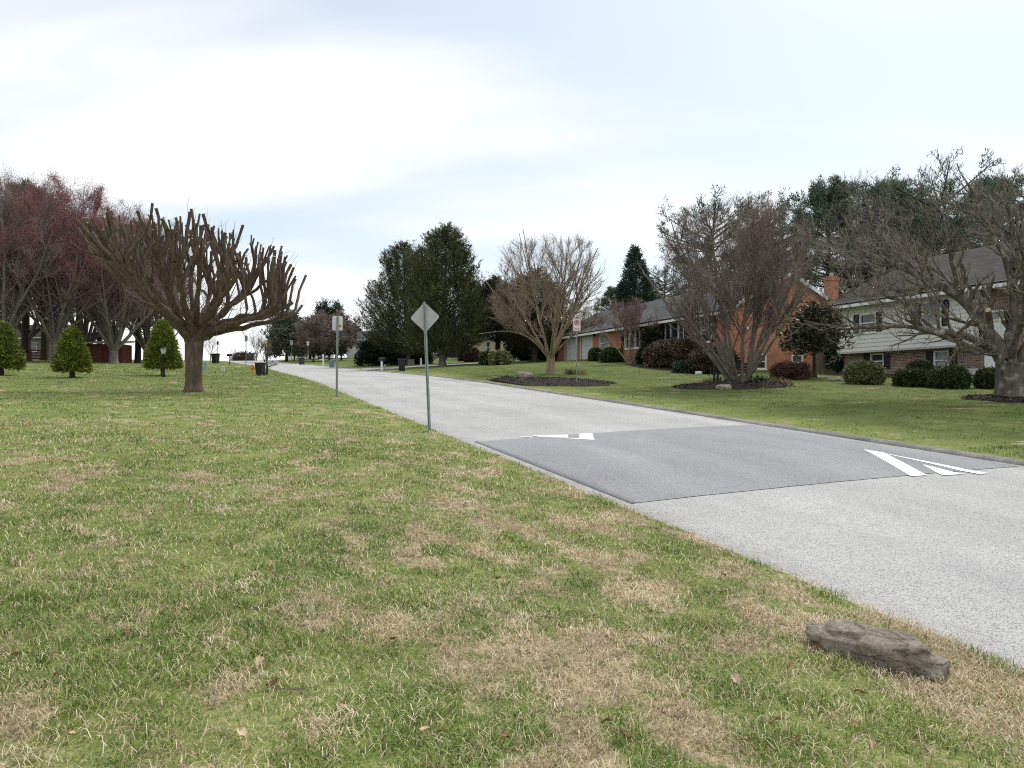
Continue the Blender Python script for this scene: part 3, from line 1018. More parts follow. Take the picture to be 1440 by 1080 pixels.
def bushball(name, label, cat, loc, rx, ry, h, leafm, seed, n=1000, m=9, L=.07, W=.02, group=None, rz=0, lump=.06, stemm='bark_dark', flat=.75, core=.86):
    """clipped shrub: dome of small leaves over short stems"""
    rng = np.random.default_rng(seed)
    root = thing(name, label, cat, loc, rz, group)
    w = rng.normal(size=(n, 3)); w = norm(w); w[:, 2] = np.where(w[:, 2] < -.55, -w[:, 2], w[:, 2])
    sup = (np.abs(w) ** 2.6).sum(1) ** (-1 / 2.6)
    w = w * sup[:, None]
    az = np.arctan2(w[:, 1], w[:, 0])
    k = 1 + lump * (2 * vnoise(az * 1.7 + 5, w[:, 2] * 2.5 + 7, seed) - 1) + lump * .7 * (2 * vnoise(az * 5, w[:, 2] * 6, seed + 1) - 1)
    dep = 1 - .16 * rng.random(n) ** 2
    C = w * (k * dep)[:, None] * np.array([rx, ry, h * .56]) + np.array([0, 0, h * .46])
    V, F, r = sprays(rng, C, norm(w + np.array([0, 0, .25])), m, L * .55, L, W, .8)
    mc = Mesher(); mc.add(V, F, r)
    # inner leaf mass
    a, b = np.meshgrid(np.linspace(0, 2 * pi, 18)[:-1], np.linspace(-1.1, 1.5, 10))
    q = np.stack([np.cos(b) * np.cos(a) * rx, np.cos(b) * np.sin(a) * ry, np.sin(b) * h * .54], -1) * core + np.array([0, 0, h * .45])
    idx = np.arange(170).reshape(10, 17); nx = np.roll(idx, -1, 1)
    mc.add(q.reshape(-1, 3), np.stack([idx[:-1], nx[:-1], nx[1:], idx[1:]], -1).reshape(-1, 4), .12)
    mc.build('foliage', MAT[leafm], root)
    st = MB()
    for i in range(5):
        a = i * 1.26; st.tube([(.05 * cos(a), .05 * sin(a), -.06), (.4 * rx * cos(a), .4 * ry * sin(a), h * .35)], [.03, .02], 6)
    st.build('stem', MAT[stemm], root)
    return root

# ------------------------------------------------------------------ house pieces
RZ_HOUSE = math.atan2(-C_, S_)     # house x runs down the road towards the camera, y away from the road


def wall_open(mb, a0, a1, z0, z1, d0, d1, ops, axis='x'):
    xs = sorted({a0, a1, *[o[0] for o in ops], *[o[1] for o in ops]}); zs = sorted({z0, z1, *[o[2] for o in ops], *[o[3] for o in ops]})
    xs = [x for x in xs if a0 <= x <= a1]; zs = [z for z in zs if z0 <= z <= z1]
    for i in range(len(xs) - 1):
        for j in range(len(zs) - 1):
            mx, mz = (xs[i] + xs[i + 1]) / 2, (zs[j] + zs[j + 1]) / 2
            if any(o[0] < mx < o[1] and o[2] < mz < o[3] for o in ops): continue
            if axis == 'x': mb.box(xs[i], xs[i + 1], d0, d1, zs[j], zs[j + 1])
            else: mb.box(d0, d1, xs[i], xs[i + 1], zs[j], zs[j + 1])


def window(house, a0, a1, z0, z1, d, axis='x', mull=(), rail=True, glass='glass_dark', sill=True, fw=.07, grid=None, shut=None, name='window'):
    """frame with its pane; d: the wall's outer face. axis x: wall faces -y; axis y: wall faces +x"""
    mb = MB()

    def bx(m, p0, p1, q0, q1, e0, e1):
        if axis == 'x': m.box(p0, p1, d + e0, d + e1, q0, q1)
        else: m.box(d - e1, d - e0, p0, p1, q0, q1)
    bx(mb, a0, a0 + fw, z0, z1, -.025, .10); bx(mb, a1 - fw, a1, z0, z1, -.025, .10)
    bx(mb, a0 + fw, a1 - fw, z1 - fw, z1, -.025, .10); bx(mb, a0 + fw, a1 - fw, z0, z0 + fw, -.025, .10)
    if rail: bx(mb, a0 + fw, a1 - fw, (z0 + z1) / 2 - .03, (z0 + z1) / 2 + .03, .0, .09)
    for q in mull: bx(mb, q - .05, q + .05, z0 + fw, z1 - fw, -.012, .095)
    if grid:
        for i in range(1, grid[0]):
            q = a0 + (a1 - a0) * i / grid[0]; bx(mb, q - .012, q + .012, z0 + fw, z1 - fw, .03, .075)
        for i in range(1, grid[1]):
            q = z0 + (z1 - z0) * i / grid[1]; bx(mb, a0 + fw, a1 - fw, q - .012, q + .012, .031, .074)
    w = mb.build(name, MAT['white_trim'], house)
    p = MB(); bx(p, a0 + .02, a1 - .02, z0 + .02, z1 - .02, .06, .085)
    p.build('pane', MAT[glass], w)
    if sill:
        s = MB(); bx(s, a0 - .05, a1 + .05, z0 - .07, z0 - .002, -.06, .04); s.build('sill', MAT['white_trim'], w)
    if shut:
        for q0, q1 in ((a0 - shut - .02, a0 - .02), (a1 + .02, a1 + .02 + shut)):
            s = MB()
            bx(s, q0, q0 + .05, z0, z1, -.045, -.002); bx(s, q1 - .05, q1, z0, z1, -.045, -.002)
            for zz in (z0, (z0 + z1) / 2 - .03, z1 - .06): bx(s, q0 + .05, q1 - .05, zz, zz + .06, -.044, -.003)
            k = 0
            zz = z0 + .07
            while zz < z1 - .08:
                bx(s, q0 + .05, q1 - .05, zz, zz + .03, -.03 - .006 * (k % 2), -.004); zz += .045; k += 1
            s.build('shutter', MAT['shutter'], house)
    return w


def gable_roof(house, x0, x1, y0, y1, zeave, zridge, mat, over=.45, rake=.25, th=.14, trim=True):
    ym = (y0 + y1) / 2
    sl = (zridge - zeave) / (ym - y0)
    mb = MB()
    e0 = (y0 - over, zeave - over * sl); e1 = (y1 + over, zeave - over * sl)
    poly = [(e0[0], e0[1]), (ym, zridge), (e1[0], e1[1]), (e1[0], e1[1] + th), (ym, zridge + th), (e0[0], e0[1] + th)]
    mb.prism(poly, x0 - rake, x1 + rake, lambda a, b, h: (h, a, b))
    roof = mb.build('roof', MAT[mat], house)
    if trim:
        g = MB()
        g.box(x0 - rake, x1 + rake, e0[0] - .10, e0[0] - .002, e0[1] - .05, e0[1] + .10)
        g.box(x0 - rake, x1 + rake, e1[0] + .002, e1[0] + .10, e1[1] - .05, e1[1] + .10)
        g.build('gutter', MAT['white_trim'], house)
        for xx in (x0 - rake - .03, x1 + rake + .001):
            k = MB()
            k.prism([(e0[0], e0[1] - .12), (ym, zridge - .12), (ym, zridge + th * .8), (e0[0], e0[1] + th * .8)], xx, xx + .03, lambda a, b, h: (h, a, b))
            k.prism([(e1[0], e1[1] - .12), (ym, zridge - .12), (ym, zridge + th * .8), (e1[0], e1[1] + th * .8)], xx, xx + .03, lambda a, b, h: (h, a, b))
            k.build('rake_board', MAT['white_trim'], house)
        s = MB()
        s.prism([(y0 - .002, zeave - .03), (e0[0] + .0, zeave - .03 - .002), (e0[0], zeave - .05), (y0 - .002, zeave - .05)], x0 - rake + .01, x1 + rake - .01, lambda a, b, h: (h, a, b))
        s.build('soffit', MAT['soffit'], house)
    return roof


def chimney(house, x0, x1, y0, y1, z0, z1, mat):
    c = MB(); c.box(x0, x1, y0, y1, z0, z1 - .25); c.box(x0 - .06, x1 + .06, y0 - .06, y1 + .06, z1 - .25, z1 - .1); c.box(x0 - .02, x1 + .02, y0 - .02, y1 + .02, z1 - .1, z1)
    o = c.build('chimney', MAT[mat], house)
    f = MB(); f.lathe([(.14, z1), (.14, z1 + .22), (.11, z1 + .24)], 10, ((x0 + x1) / 2, (y0 + y1) / 2, 0)); f.build('flue', MAT['pale_rock'], o)


def garage_door(house, a0, a1, z0, z1, d, rows=4, cols=4):
    mb = MB()
    mb.box(a0, a1, d + .10, d + .14, z0, z1)
    pw = (a1 - a0) / cols; ph = (z1 - z0) / rows
    for i in range(cols):
        for j in range(rows):
            mb.box(a0 + i * pw + .07, a0 + (i + 1) * pw - .07, d + .075, d + .10, z0 + j * ph + .08, z0 + (j + 1) * ph - .08)
    g = mb.build('garage_door', MAT['garage_white'], house)
    t = MB(); t.box(a0 - .1, a0 - .001, d - .02, d + .12, z0, z1 + .1); t.box(a1 + .001, a1 + .1, d - .02, d + .12, z0, z1 + .1); t.box(a0, a1, d - .02, d + .12, z1 + .001, z1 + .1)
    t.build('door_frame', MAT['white_trim'], g)


def lap_siding(mb, a0, a1, z0, z1, d, ops=(), h=.2):
    """overlapping boards on a wall facing -y"""
    z = z0
    while z < z1 - 1e-3:
        zt = min(z + h, z1)
        cuts = [(o[0], o[1]) for o in ops if o[2] < zt - .02 and o[3] > z + .02]
        x = a0
        for c0, c1 in sorted(cuts) + [(a1, a1)]:
            if c0 > x + .01:
                mb.add([(x, d - .03, z), (c0, d - .03, z), (c0, d - .004, zt), (x, d - .004, zt), (x, d + .02, z), (c0, d + .02, z)],
                       [(0, 1, 2, 3), (0, 4, 5, 1)])
            x = max(x, c1)
        z = zt


def house_brick():
    u0, v0 = 38.0, 28.0
    x, y = xy(u0, v0)
    Z0 = gz(x, y) - .05
    E, Rg = CZ + 4.92 - Z0, CZ + 7.25 - Z0
    h = thing('brick_house', 'long orange brick rancher with grey shingle roof and two white garage doors behind the hedge', 'house', (x, y, Z0), RZ_HOUSE)
    fx = lambda px: u0 - uface(px, v0)
    Lx = -25.0
    gf = CZ + 2.74 - Z0           # garage floor
    W1 = (fx(878.6), fx(899.7), CZ + 3.2 - Z0, E - .30)
    W2 = (fx(935), fx(962), CZ + 3.1 - Z0, E - .28)
    W3 = (fx(843.5), fx(857), CZ + 3.15 - Z0, E - .35)
    W4 = (fx(985), fx(1001), CZ + 3.1 - Z0, E - .3)
    G1 = (fx(795), fx(811), gf, gf + 1.95); G2 = (fx(816.6), fx(832.5), gf, gf + 1.95)
    mb = MB()
    wall_open(mb, Lx, 0, -.6, E, 0, .2, [W1, W2, W3, W4, G1, G2])
    e = []
    for p0, p1 in ((1062, 1077.5), (1113, 1128.5)):
        e.append((vface(p0, u0) - v0, vface(p1, u0) - v0, CZ + 1.42 - Z0, CZ + 2.32 - Z0))
    D_ = 9.0
    wall_open(mb, .2, D_, -.6, E, -.2, 0, e, 'y')
    wall_open(mb, .2, D_, -.6, E, Lx, Lx + .2, [], 'y')
    wall_open(mb, Lx, 0, -.6, E, D_ - .2 + .2, D_ + .2, [])
    for xx in (-.2, Lx):
        mb.prism([(0.002, E), (D_ + .198, E), ((D_ + .2) / 2, Rg - .06)], xx, xx + .2, lambda a, b, q: (q, a, b))
    mb.build('wall', MAT['brick_orange'], h)
    gable_roof(h, Lx, 0, 0, D_ + .2, E, Rg, 'shingle_grey', over=.55, rake=.25)
    # the lintel bands and windows
    for w, ml, sh in ((W1, True, .45), (W2, True, .5), (W3, False, 0), (W4, False, .4)):
        m2 = [w[0] + (w[1] - w[0]) * .3, w[0] + (w[1] - w[0]) * .7] if ml else []
        window(h, *w, 0, 'x', mull=m2, rail=not ml, glass='glass_pale' if w is W3 else 'glass_dark', shut=sh or None)
    for w in e: window(h, *w, 0, 'y', glass='glass_dark')
    for g in (G1, G2): garage_door(h, *g, 0)
    chimney(h, -.02, .42, 7.35, 8.05, -.4, Rg - .02, 'brick_orange')
    fl = MB(); fl.box(.002, .06, 1.2, 1.35, 2.55, 2.7); fl.lathe([(.02, .05), (.05, .10), (.075, .22)], 10, (0, 1.2, 2.6), 'x'); fl.lathe([(.02, .05), (.05, .10), (.075, .22)], 10, (0, 1.36, 2.6), 'x')
    fl.build('floodlight', MAT['white_trim'], h)
    cl = MB(); xx = (fx(836)); cl.box(xx - .05, xx + .05, -.12, -.005, gf + 1.75, gf + 2.0); cl.build('wall_lantern', MAT['black_metal'], h)
    fo = MB(); fo.box(Lx + 1, fx(795) - .4, -.02, -.002, gf - .1, gf); fo.build('step', MAT['concrete'], h)
    return h


def house_split():
    u0, v0 = 32.4, 31.0
    x, y = xy(u0, v0); Z0 = CZ + .72
    h = thing('split_level_house', 'pale sided split level house over brown brick with dark shutters behind the clipped shrubs', 'house', (x, y, Z0), RZ_HOUSE)
    fx = lambda px, v=v0: u0 - uface(px, v)
    zl = lambda r: CZ + r - Z0
    B, E, Rg = zl(2.15), zl(4.72), zl(7.15)
    xs = fx(1372); Lx = 21.0; D_ = 9.2; rec = .45
    U1 = (fx(1209), fx(1232), zl(3.08), zl(4.05)); U2 = (fx(1296.5), fx(1324.5), zl(3.05), zl(4.25))
    vb = v0 + rec
    L1 = (fx(1224, vb), fx(1243, vb), zl(1.2), zl(2.0)); L2 = (fx(1313, vb), fx(1335, vb), zl(1.05), zl(1.95))
    # brick: lower storey and entrance bay
    dv = v0 + .3
    Dr = (fx(1385, dv), fx(1428, dv), zl(1.05), zl(3.55))
    F1 = (fx(1402, dv), fx(1414.5, dv), zl(3.05), zl(3.5))
    mb = MB()
    wall_open(mb, 0, xs, -.6, B - .02, rec, rec + .2, [L1, L2])
    wall_open(mb, xs + .001, Lx, -.6, E, .3, .5, [Dr])
    wall_open(mb, rec + .2, D_, -.6, B - .02, 0, .2, [], 'y')
    wall_open(mb, .5, D_, -.6, E, Lx - .2, Lx, [], 'y')
    wall_open(mb, 0, Lx, -.6, E, D_, D_ + .2, [])
    mb.build('wall', MAT['brick_brown'], h)
    s = MB()
    wall_open(s, 0, xs, B, E, 0.02, .2, [U1, U2])
    wall_open(s, .2, D_, B, E, 0.0, .18, [], 'y')
    lap_siding(s, 0, xs, B, E, .016, [U1, U2], .2)
    s.build('siding', MAT['siding'], h)
    for qa, qb in ((0., .18), (Lx - .18, Lx)):
        s = MB(); s.prism([(0.02, E + .001), (D_ + .19, E + .001), ((D_ + .2) / 2, Rg - .05)], qa, qb, lambda a, b, q: (q, a, b)); s.build('gable', MAT['siding'], h)
    c = MB(); c.box(-.02, .08, -.025, .03, B, E - .01); c.box(xs - .08, xs - .002, -.03, .03, B, E - .01); c.box(.08, xs - .08, -.035, rec - .002, B - .10, B - .001)
    c.build('corner_board', MAT['soffit'], h)
    gable_roof(h, 0, Lx, 0, D_ + .2, E, Rg, 'shingle_brown', over=.5, rake=.3)
    for w in (U1, U2): window(h, *w, 0, 'x', shut=.36, glass='glass_pale' if w is U2 else 'glass_dark')
    for w in (L1, L2): window(h, *w, rec, 'x', shut=.38, glass='glass_pale' if w is L2 else 'glass_dark')
    # entrance: two door leaves with fanlights over them
    d = MB(); a, b, z0, z1 = Dr; m_ = (a + b) / 2; zt = z0 + 2.05
    for q0, q1 in ((a + .08, m_ - .03), (m_ + .03, b - .08)):
        d.box(q0, q1, .36, .40, z0 + .02, zt)
        for zz0, zz1 in ((z0 + .2, z0 + .9), (z0 + 1.05, zt - .2)):
            d.box(q0 + .12, (q0 + q1) / 2 - .05, .345, .36, zz0, zz1); d.box((q0 + q1) / 2 + .05, q1 - .12, .345, .36, zz0, zz1)
    do = d.build('door', MAT['door_white'], h)
    k = MB(); k.lathe([(.015, .25), (.03, .28), (.035, .31), (.02, .345)], 10, (m_ - .12, 0, z0 + 1.0), 'y'); k.build('handle', MAT['black_metal'], do)
    fr = MB(); fr.box(a, a + .08, .27, .42, z0, z1); fr.box(b - .08, b, .27, .42, z0, z1); fr.box(m_ - .03, m_ + .03, .28, .42, z0, z1 - .08); fr.box(a + .08, b - .08, .27, .42, z1 - .08, z1); fr.box(a + .08, m_ - .03, .275, .42, zt, zt + .06); fr.box(m_ + .03, b - .08, .275, .42, zt, zt + .06)
    fr.build('door_frame', MAT['white_trim'], do)
    fl = MB(); fl.box(a + .08, m_ - .03, .37, .39, zt + .06, z1 - .08); fl.box(m_ + .03, b - .08, .37, .39, zt + .06, z1 - .08); fl.build('fanlight', MAT['glass_pale'], do)
    st = MB(); st.box(a - .5, b + .5, -.5, .298, z0 - .2, z0 - .01); st.box(a - .5, b + .5, -.85, -.502, z0 - .40, z0 - .2); st.box(a - .5, b + .5, -1.2, -.852, z0 - .7, z0 - .4)
    st.build('step', MAT['concrete'], h)
    for q, up in ((fx(1330), 1),):
        v = MB(); v.lathe([(.04, Rg - .8), (.04, Rg - .1)], 8, (6.5, D_ * .62, 0)); v.build('vent_pipe', MAT['white_trim'], h)
    return h


def simple_house(name, label, x, y, z, rz, Lx, D_, wall, eave, ridge, wallm, roofm, wins=(), doors=(), endwins=(), garages=()):
    h = thing(name, label, 'house', (x, y, z), rz)
    mb = MB()
    ops = [w for w in wins] + [g for g in garages]
    wall_open(mb, -Lx, 0, -1, eave, 0, .2, ops)
    wall_open(mb, .2, D_, -1, eave, -.2, 0, list(endwins), 'y'); wall_open(mb, .2, D_, -1, eave, -Lx, -Lx + .2, [], 'y'); wall_open(mb, -Lx, 0, -1, eave, D_, D_ + .2, [])
    for xx in (-.2, -Lx):
        mb.prism([(.002, eave), (D_ + .198, eave), ((D_ + .2) / 2, ridge - .05)], xx, xx + .2, lambda a, b, q: (q, a, b))
    mb.build('wall', MAT[wallm], h)
    gable_roof(h, -Lx, 0, 0, D_ + .2, eave, ridge, roofm)
    for w in wins: window(h, *w, 0, 'x')
    for w in endwins: window(h, *w, 0, 'y')
    for g in garages: garage_door(h, *g, 0)
    return h


# ------------------------------------------------------------------ street things
def uchannel(mb, h, w=.06, d=.03):
    mb.box(-w * .28, w * .28, .0, .006, -.3, h)
    mb.box(-w * .5, -w * .28, -.0, .012, -.3, h); mb.box(w * .28, w * .5, 0, .012, -.3, h)
    mb.box(-w * .30, -w * .22, -d, -.001, -.3, h); mb.box(w * .22, w * .30, -d, -.001, -.3, h)


def rounded(w, h, r, n=5):
    out = []
    for cx, cy, a0 in ((w / 2 - r, h / 2 - r, 0), (-w / 2 + r, h / 2 - r, 90), (-w / 2 + r, -h / 2 + r, 180), (w / 2 - r, -h / 2 + r, 270)):
        for i in range(n + 1):
            a = RAD(a0 + 90 * i / n); out.append((cx + r * cos(a), cy + r * sin(a)))
    return out


def sign(label, loc, h, kind, w, hh, rz=0, ry=0, rx=0, group=None, mat='sign_back', post='post_green', pw=.06):
    s = thing('street_sign', label, 'sign', loc, rz, group, rx, ry)
    p = MB(); uchannel(p, h, pw, pw * .5); p.build('post', MAT[post], s)
    pl = MB()
    if kind == 'diamond':
        q = [(a * cos(RAD(45)) - b * sin(RAD(45)), a * sin(RAD(45)) + b * cos(RAD(45))) for a, b in rounded(w, w, .05)]
        c = h - w * .70
    else:
        q = rounded(w, hh, .04); c = h - hh / 2 + .02
    pl.prism(q, .018, .022, lambda a, b, k: (a, k, b + c))
    o = pl.build('plate', MAT[mat], s)
    bo = MB()
    for dz in (-.28 * hh, .28 * hh): bo.lathe([(.016, -.042 if False else -.012), (.016, .0165)], 6, (0, 0, c + dz), 'y'); bo.lathe([(.014, .0225), (.012, .03)], 6, (0, 0, c + dz), 'y')
    bo.build('bolt', MAT['galvanised'], s)
    return s, o, c


def wheelie_bin(label, loc, mat, w=.62, d=.72, h=1.05, rz=0, group='wheeled rubbish bins along the street', lidm=None):
    b = thing('trash_bin', label, 'bin', loc, rz, group)
    m = MB(); m.frustum(w * .78, d * .74, .06, w, d, h * .9); m.box(-w * .54, w * .54, -d * .54, d * .54, h * .9, h * .93)
    m.box(-w * .3, w * .3, -d * .38, -d * .2, 0.0, .06)
    m.build('body', MAT[mat], b, bevel=.015)
    l = MB(); l.prism([(-d * .57, h * .932), (d * .55, h * .932), (d * .55, h * .96), (0, h * 1.0), (-d * .57, h * .955)], -w * .56, w * .56, lambda a, c, k: (k, a, c))
    l.build('lid', MAT[lidm or mat], b, bevel=.01)
    hd = MB(); hd.tube([(-w * .4, d * .55, h * .9), (-w * .4, d * .66, h * .93), (w * .4, d * .66, h * .93), (w * .4, d * .55, h * .9)], .016, 6); hd.build('handle', MAT[mat], b)
    for sx in (-1, 1):
        wh = MB(); wh.lathe([(.06, -.03), (.12, -.028), (.12, .028), (.06, .03)], 14, (sx * w * .38, d * .34, .12), 'x'); wh.build('wheel', MAT['rubber'], b)
    return b


def mailbox_part(parent, z, mat, L=.5, w=.17, hh=.22, flagm='sign_red', ax=0, ay=0):
    m = MB()
    prof = [(-w / 2, 0), (w / 2, 0), (w / 2, hh * .55)] + [(w / 2 * cos(RAD(a)), hh * .55 + w / 2 * sin(RAD(a))) for a in range(20, 180, 20)] + [(-w / 2, hh * .55)]
    m.prism(prof, -L / 2, L / 2, lambda a, b, k: (ax + k, ay + a, z + b))
    o = m.build('box', MAT[mat], parent)
    d = MB(); d.prism([(a * 1.06, b * 1.03) for a, b in prof], -L / 2 - .015, -L / 2 - .001, lambda a, b, k: (ax + k, ay + a, z + b)); d.build('door', MAT[mat], o)
    f = MB(); f.box(ax - .02, ax + .10, ay - w / 2 - .012, ay - w / 2 - .003, z + hh * .5, z + hh * .56); f.box(ax - .02, ax + .02, ay - w / 2 - .012, ay - w / 2 - .003, z + hh * .56, z + hh * .95)
    f.build('flag', MAT[flagm], o)
    return o


def stone_mesh(name, label, cat, loc, size, seed, mat, rz=0, ry=0, rx=0, sub=5, group=None, ncut=16, rough=.05):
    """a stone with broken facets: a rounded block cut by planes, then weathered"""
    import bmesh
    rng = np.random.default_rng(seed)
    bm = bmesh.new(); bmesh.ops.create_icosphere(bm, subdivisions=sub, radius=1)
    P = np.array([v.co[:] for v in bm.verts])
    Q = P * ((np.abs(P) ** 4.5).sum(1) ** (-1 / 4.5))[:, None]
    for i in range(ncut):
        n = norm(rng.normal(size=3) * np.array([.8, 1, .8])); d = .78 + .28 * rng.random()
        ov = np.maximum(0, Q @ n - d)
        Q = Q - ov[:, None] * n * .92
    f = lambda a, s_: fbm(Q[:, 0] * a + Q[:, 2] * a * .6 + 7, Q[:, 1] * a - Q[:, 2] * a * .7 + 3, s_, 5) - .5
    Q = Q * (1 + rough * 3.2 * f(1.6, seed) + rough * 1.6 * f(5, seed + 11))[:, None]
    if sub > 5:
        und = np.clip(-(Q[:, 2] + .15), 0, 1) * np.clip(-Q[:, 1], 0, 1)       # hollow under the front
        Q[:, 1] += .55 * und
        rid = fbm(Q[:, 0] * 2.2 + Q[:, 2] * 1.1, Q[:, 2] * 5 + Q[:, 0] * 1.3 + Q[:, 1] * 2, seed + 21, 5)
        led = np.abs(rid - .5) < .035
        Q = Q * (1 - .045 * led - .03 * (rid - .5))[:, None]
        Q[:, 2] *= np.interp(Q[:, 0], [-1, -.75, -.2, .5, 1], [.62, .85, 1.05, 1.0, .75])
        Q[:, 1] *= np.interp(Q[:, 0], [-1, -.6, .1, .7, 1], [.62, .85, 1.0, 1.08, .8])
    Q = Q * np.array(size)
    for v, q in zip(bm.verts, Q): v.co = q
    me = bpy.data.meshes.new(name); bm.to_mesh(me); bm.free()
    o = link(name, me, MAT[mat], None, sub < 6)
    if sub >= 6: me.polygons.foreach_set('use_smooth', np.ones(len(me.polygons), bool))
    o.location = loc; o.rotation_euler = (rx, ry, rz)
    return tag(o, label, cat, group)


def boulder(label, loc, rz, seed):
    """a weathered broken slab: several angular blocks fused together and worn"""
    import bmesh
    rng = np.random.default_rng(seed)
    V, F, n0 = [], [], 0
    for (cx, cy, cz, sx, sy, sz, yaw, pit) in ((-.265, .02, .050, .115, .095, .062, .3, .10), (-.10, .02, .062, .19, .15, .080, -.12, .05), (.09, .0, .058, .20, .165, .088, .10, -.06), (.25, -.03, .030, .135, .135, .075, -.25, .16), (-.02, .045, .115, .25, .10, .036, .08, .07), (.17, -.075, .045, .13, .085, .06, .45, -.1)):
        bm = bmesh.new(); bmesh.ops.create_icosphere(bm, subdivisions=4, radius=1)
        P = np.array([v.co[:] for v in bm.verts]); f = np.array([[v.index for v in q.verts] for q in bm.faces]); bm.free()
        Q = P * ((np.abs(P) ** 5).sum(1) ** (-1 / 5))[:, None]
        for i in range(9):
            n = norm(rng.normal(size=3)); d = .82 + .3 * rng.random()
            Q = Q - np.maximum(0, Q @ n - d)[:, None] * n
        Q = Q * np.array([sx, sy, sz])
        c, s_ = cos(pit), sin(pit); Q = np.stack([Q[:, 0] * c + Q[:, 2] * s_, Q[:, 1], -Q[:, 0] * s_ + Q[:, 2] * c], 1)
        c, s_ = cos(yaw), sin(yaw); Q = np.stack([Q[:, 0] * c - Q[:, 1] * s_, Q[:, 0] * s_ + Q[:, 1] * c, Q[:, 2]], 1)
        V.append(Q + np.array([cx, cy, cz])); F.append(f + n0); n0 += len(Q)
    o = np_mesh('boulder', np.vstack(V), np.vstack(F))
    r = o.modifiers.new('fuse', 'REMESH'); r.mode = 'VOXEL'; r.voxel_size = .0065
    sm_ = o.modifiers.new('wear', 'SMOOTH'); sm_.iterations = 3
    bpy.context.view_layer.update()
    dg = bpy.context.evaluated_depsgraph_get()
    me = bpy.data.meshes.new_from_object(o.evaluated_get(dg))
    bpy.data.objects.remove(o)
    n = len(me.vertices)
    P = np.empty(n * 3, np.float32); me.vertices.foreach_get('co', P); P = P.reshape(-1, 3).astype(float)
    N = np.empty(n * 3, np.float32); me.vertex_normals.foreach_get('vector', N); N = N.reshape(-1, 3).astype(float)
    x, y, z = P.T
    zz = z + .10 * x + .05 * y
    led = fbm(x * 4 + 3, zz * 26 + y * 5, 301, 5) - .5
    d = .020 * led + .022 * (fbm(x * 9 + y * 6, z * 14 - y * 7 + 4, 311, 5) - .5) + .008 * (fbm(x * 40 + z * 20, y * 40 - z * 25, 321, 3) - .5)
    crack = np.abs(fbm(x * 3.2 + 8, zz * 17 + y * 3, 331, 4) - .5) < .018
    d = d - .010 * crack
    P = P + N * d[:, None]
    me.vertices.foreach_set('co', P.astype(np.float32).ravel()); me.update()
    o = link('boulder', me, MAT['stone'], None, True)
    o.location = loc; o.rotation_euler = (RAD(3), RAD(4), rz)
    return tag(o, label, 'boulder')


def bed(cx, cy, rx, ry, rz, seed, hh=.10, nchip=500, pts=None):
    """a draped bed of dark mulch with an uneven edge"""
    rng = np.random.default_rng(seed)
    n = 64; rings = [0, .35, .6, .8, .92, 1.0]
    V = []
    for q in rings:
        for j in range(n):
            a = 2 * pi * j / n
            k = 1 + .14 * (2 * float(vnoise(2 + 2.2 * cos(a) + seed, 2 + 2.2 * sin(a), seed)) - 1) + .06 * (2 * float(vnoise(20 + 7 * cos(a), 20 + 7 * sin(a), seed + 1)) - 1)
            ex, ey = rx * q * k * cos(a), ry * q * k * sin(a)
            X = cx + ex * cos(rz) - ey * sin(rz); Y = cy + ex * sin(rz) + ey * cos(rz)
            u, v = uv(X, Y)
            if v < ER + .42: v = ER + .42; X, Y = xy(u, v)
            lift = hh * (1 - q ** 2) + .02 + .02 * (float(vnoise(X * 4, Y * 4, seed + 2)) - .5)
            V.append((X, Y, gz(X, Y) + (lift if q < 1 else -.02)))
    idx = np.arange(len(V)).reshape(len(rings), n); nx = np.roll(idx, -1, 1)
    F = np.stack([idx[:-1], nx[:-1], nx[1:], idx[1:]], -1).reshape(-1, 4)
    o = np_mesh('mulch_bed', V, F, MAT['mulch'], smooth=True); tag(o, kind='structure')
    a = rng.random(nchip) * 6.28; q = np.sqrt(rng.random(nchip)) * .99
    ex, ey = rx * q * np.cos(a), ry * q * np.sin(a)
    X = cx + ex * cos(rz) - ey * sin(rz); Y = cy + ex * sin(rz) + ey * cos(rz)
    u, v = uv(X, Y); ok = v > ER + .45; X, Y, q, u, v = X[ok], Y[ok], q[ok], u[ok], v[ok]
    Z = groundz(u, v) + hh * (1 - q ** 2) + .025
    D = norm(np.stack([rng.normal(size=len(X)), rng.normal(size=len(X)), .25 * rng.random(len(X))], 1))
    Vv, Ff, r = leafquads(rng, np.stack([X, Y, Z], 1), D, .10, .028, rng.random(len(X)))
    c = np_mesh('mulch_chips', Vv, Ff, MAT['mulch_chip'], attrs={'rnd': r}); tag(c, kind='stuff')
    return o


def tuft_plant(name, label, cat, loc, n, L, W, leafm, seed, spread=.12, jit=.45, group=None, up=1.):
    rng = np.random.default_rng(seed)
    C = np.zeros((n, 3)); C[:, :2] = rng.normal(size=(n, 2)) * spread
    D = norm(np.stack([C[:, 0] * 2 / spread * .2, C[:, 1] * 2 / spread * .2, np.full(n, up)], 1) + rng.normal(size=(n, 3)) * jit * np.array([1, 1, .4]))
    D[:, 2] = np.abs(D[:, 2])
    V, F, r = leafquads(rng, C, D, L, W, rng.random(n))
    o = np_mesh(name, V, F, MAT[leafm], attrs={'rnd': r})
    o.location = loc
    return tag(o, label, cat, group)

# ================================================================== the place
build_terrain()
build_hump()
house_brick()
house_split()

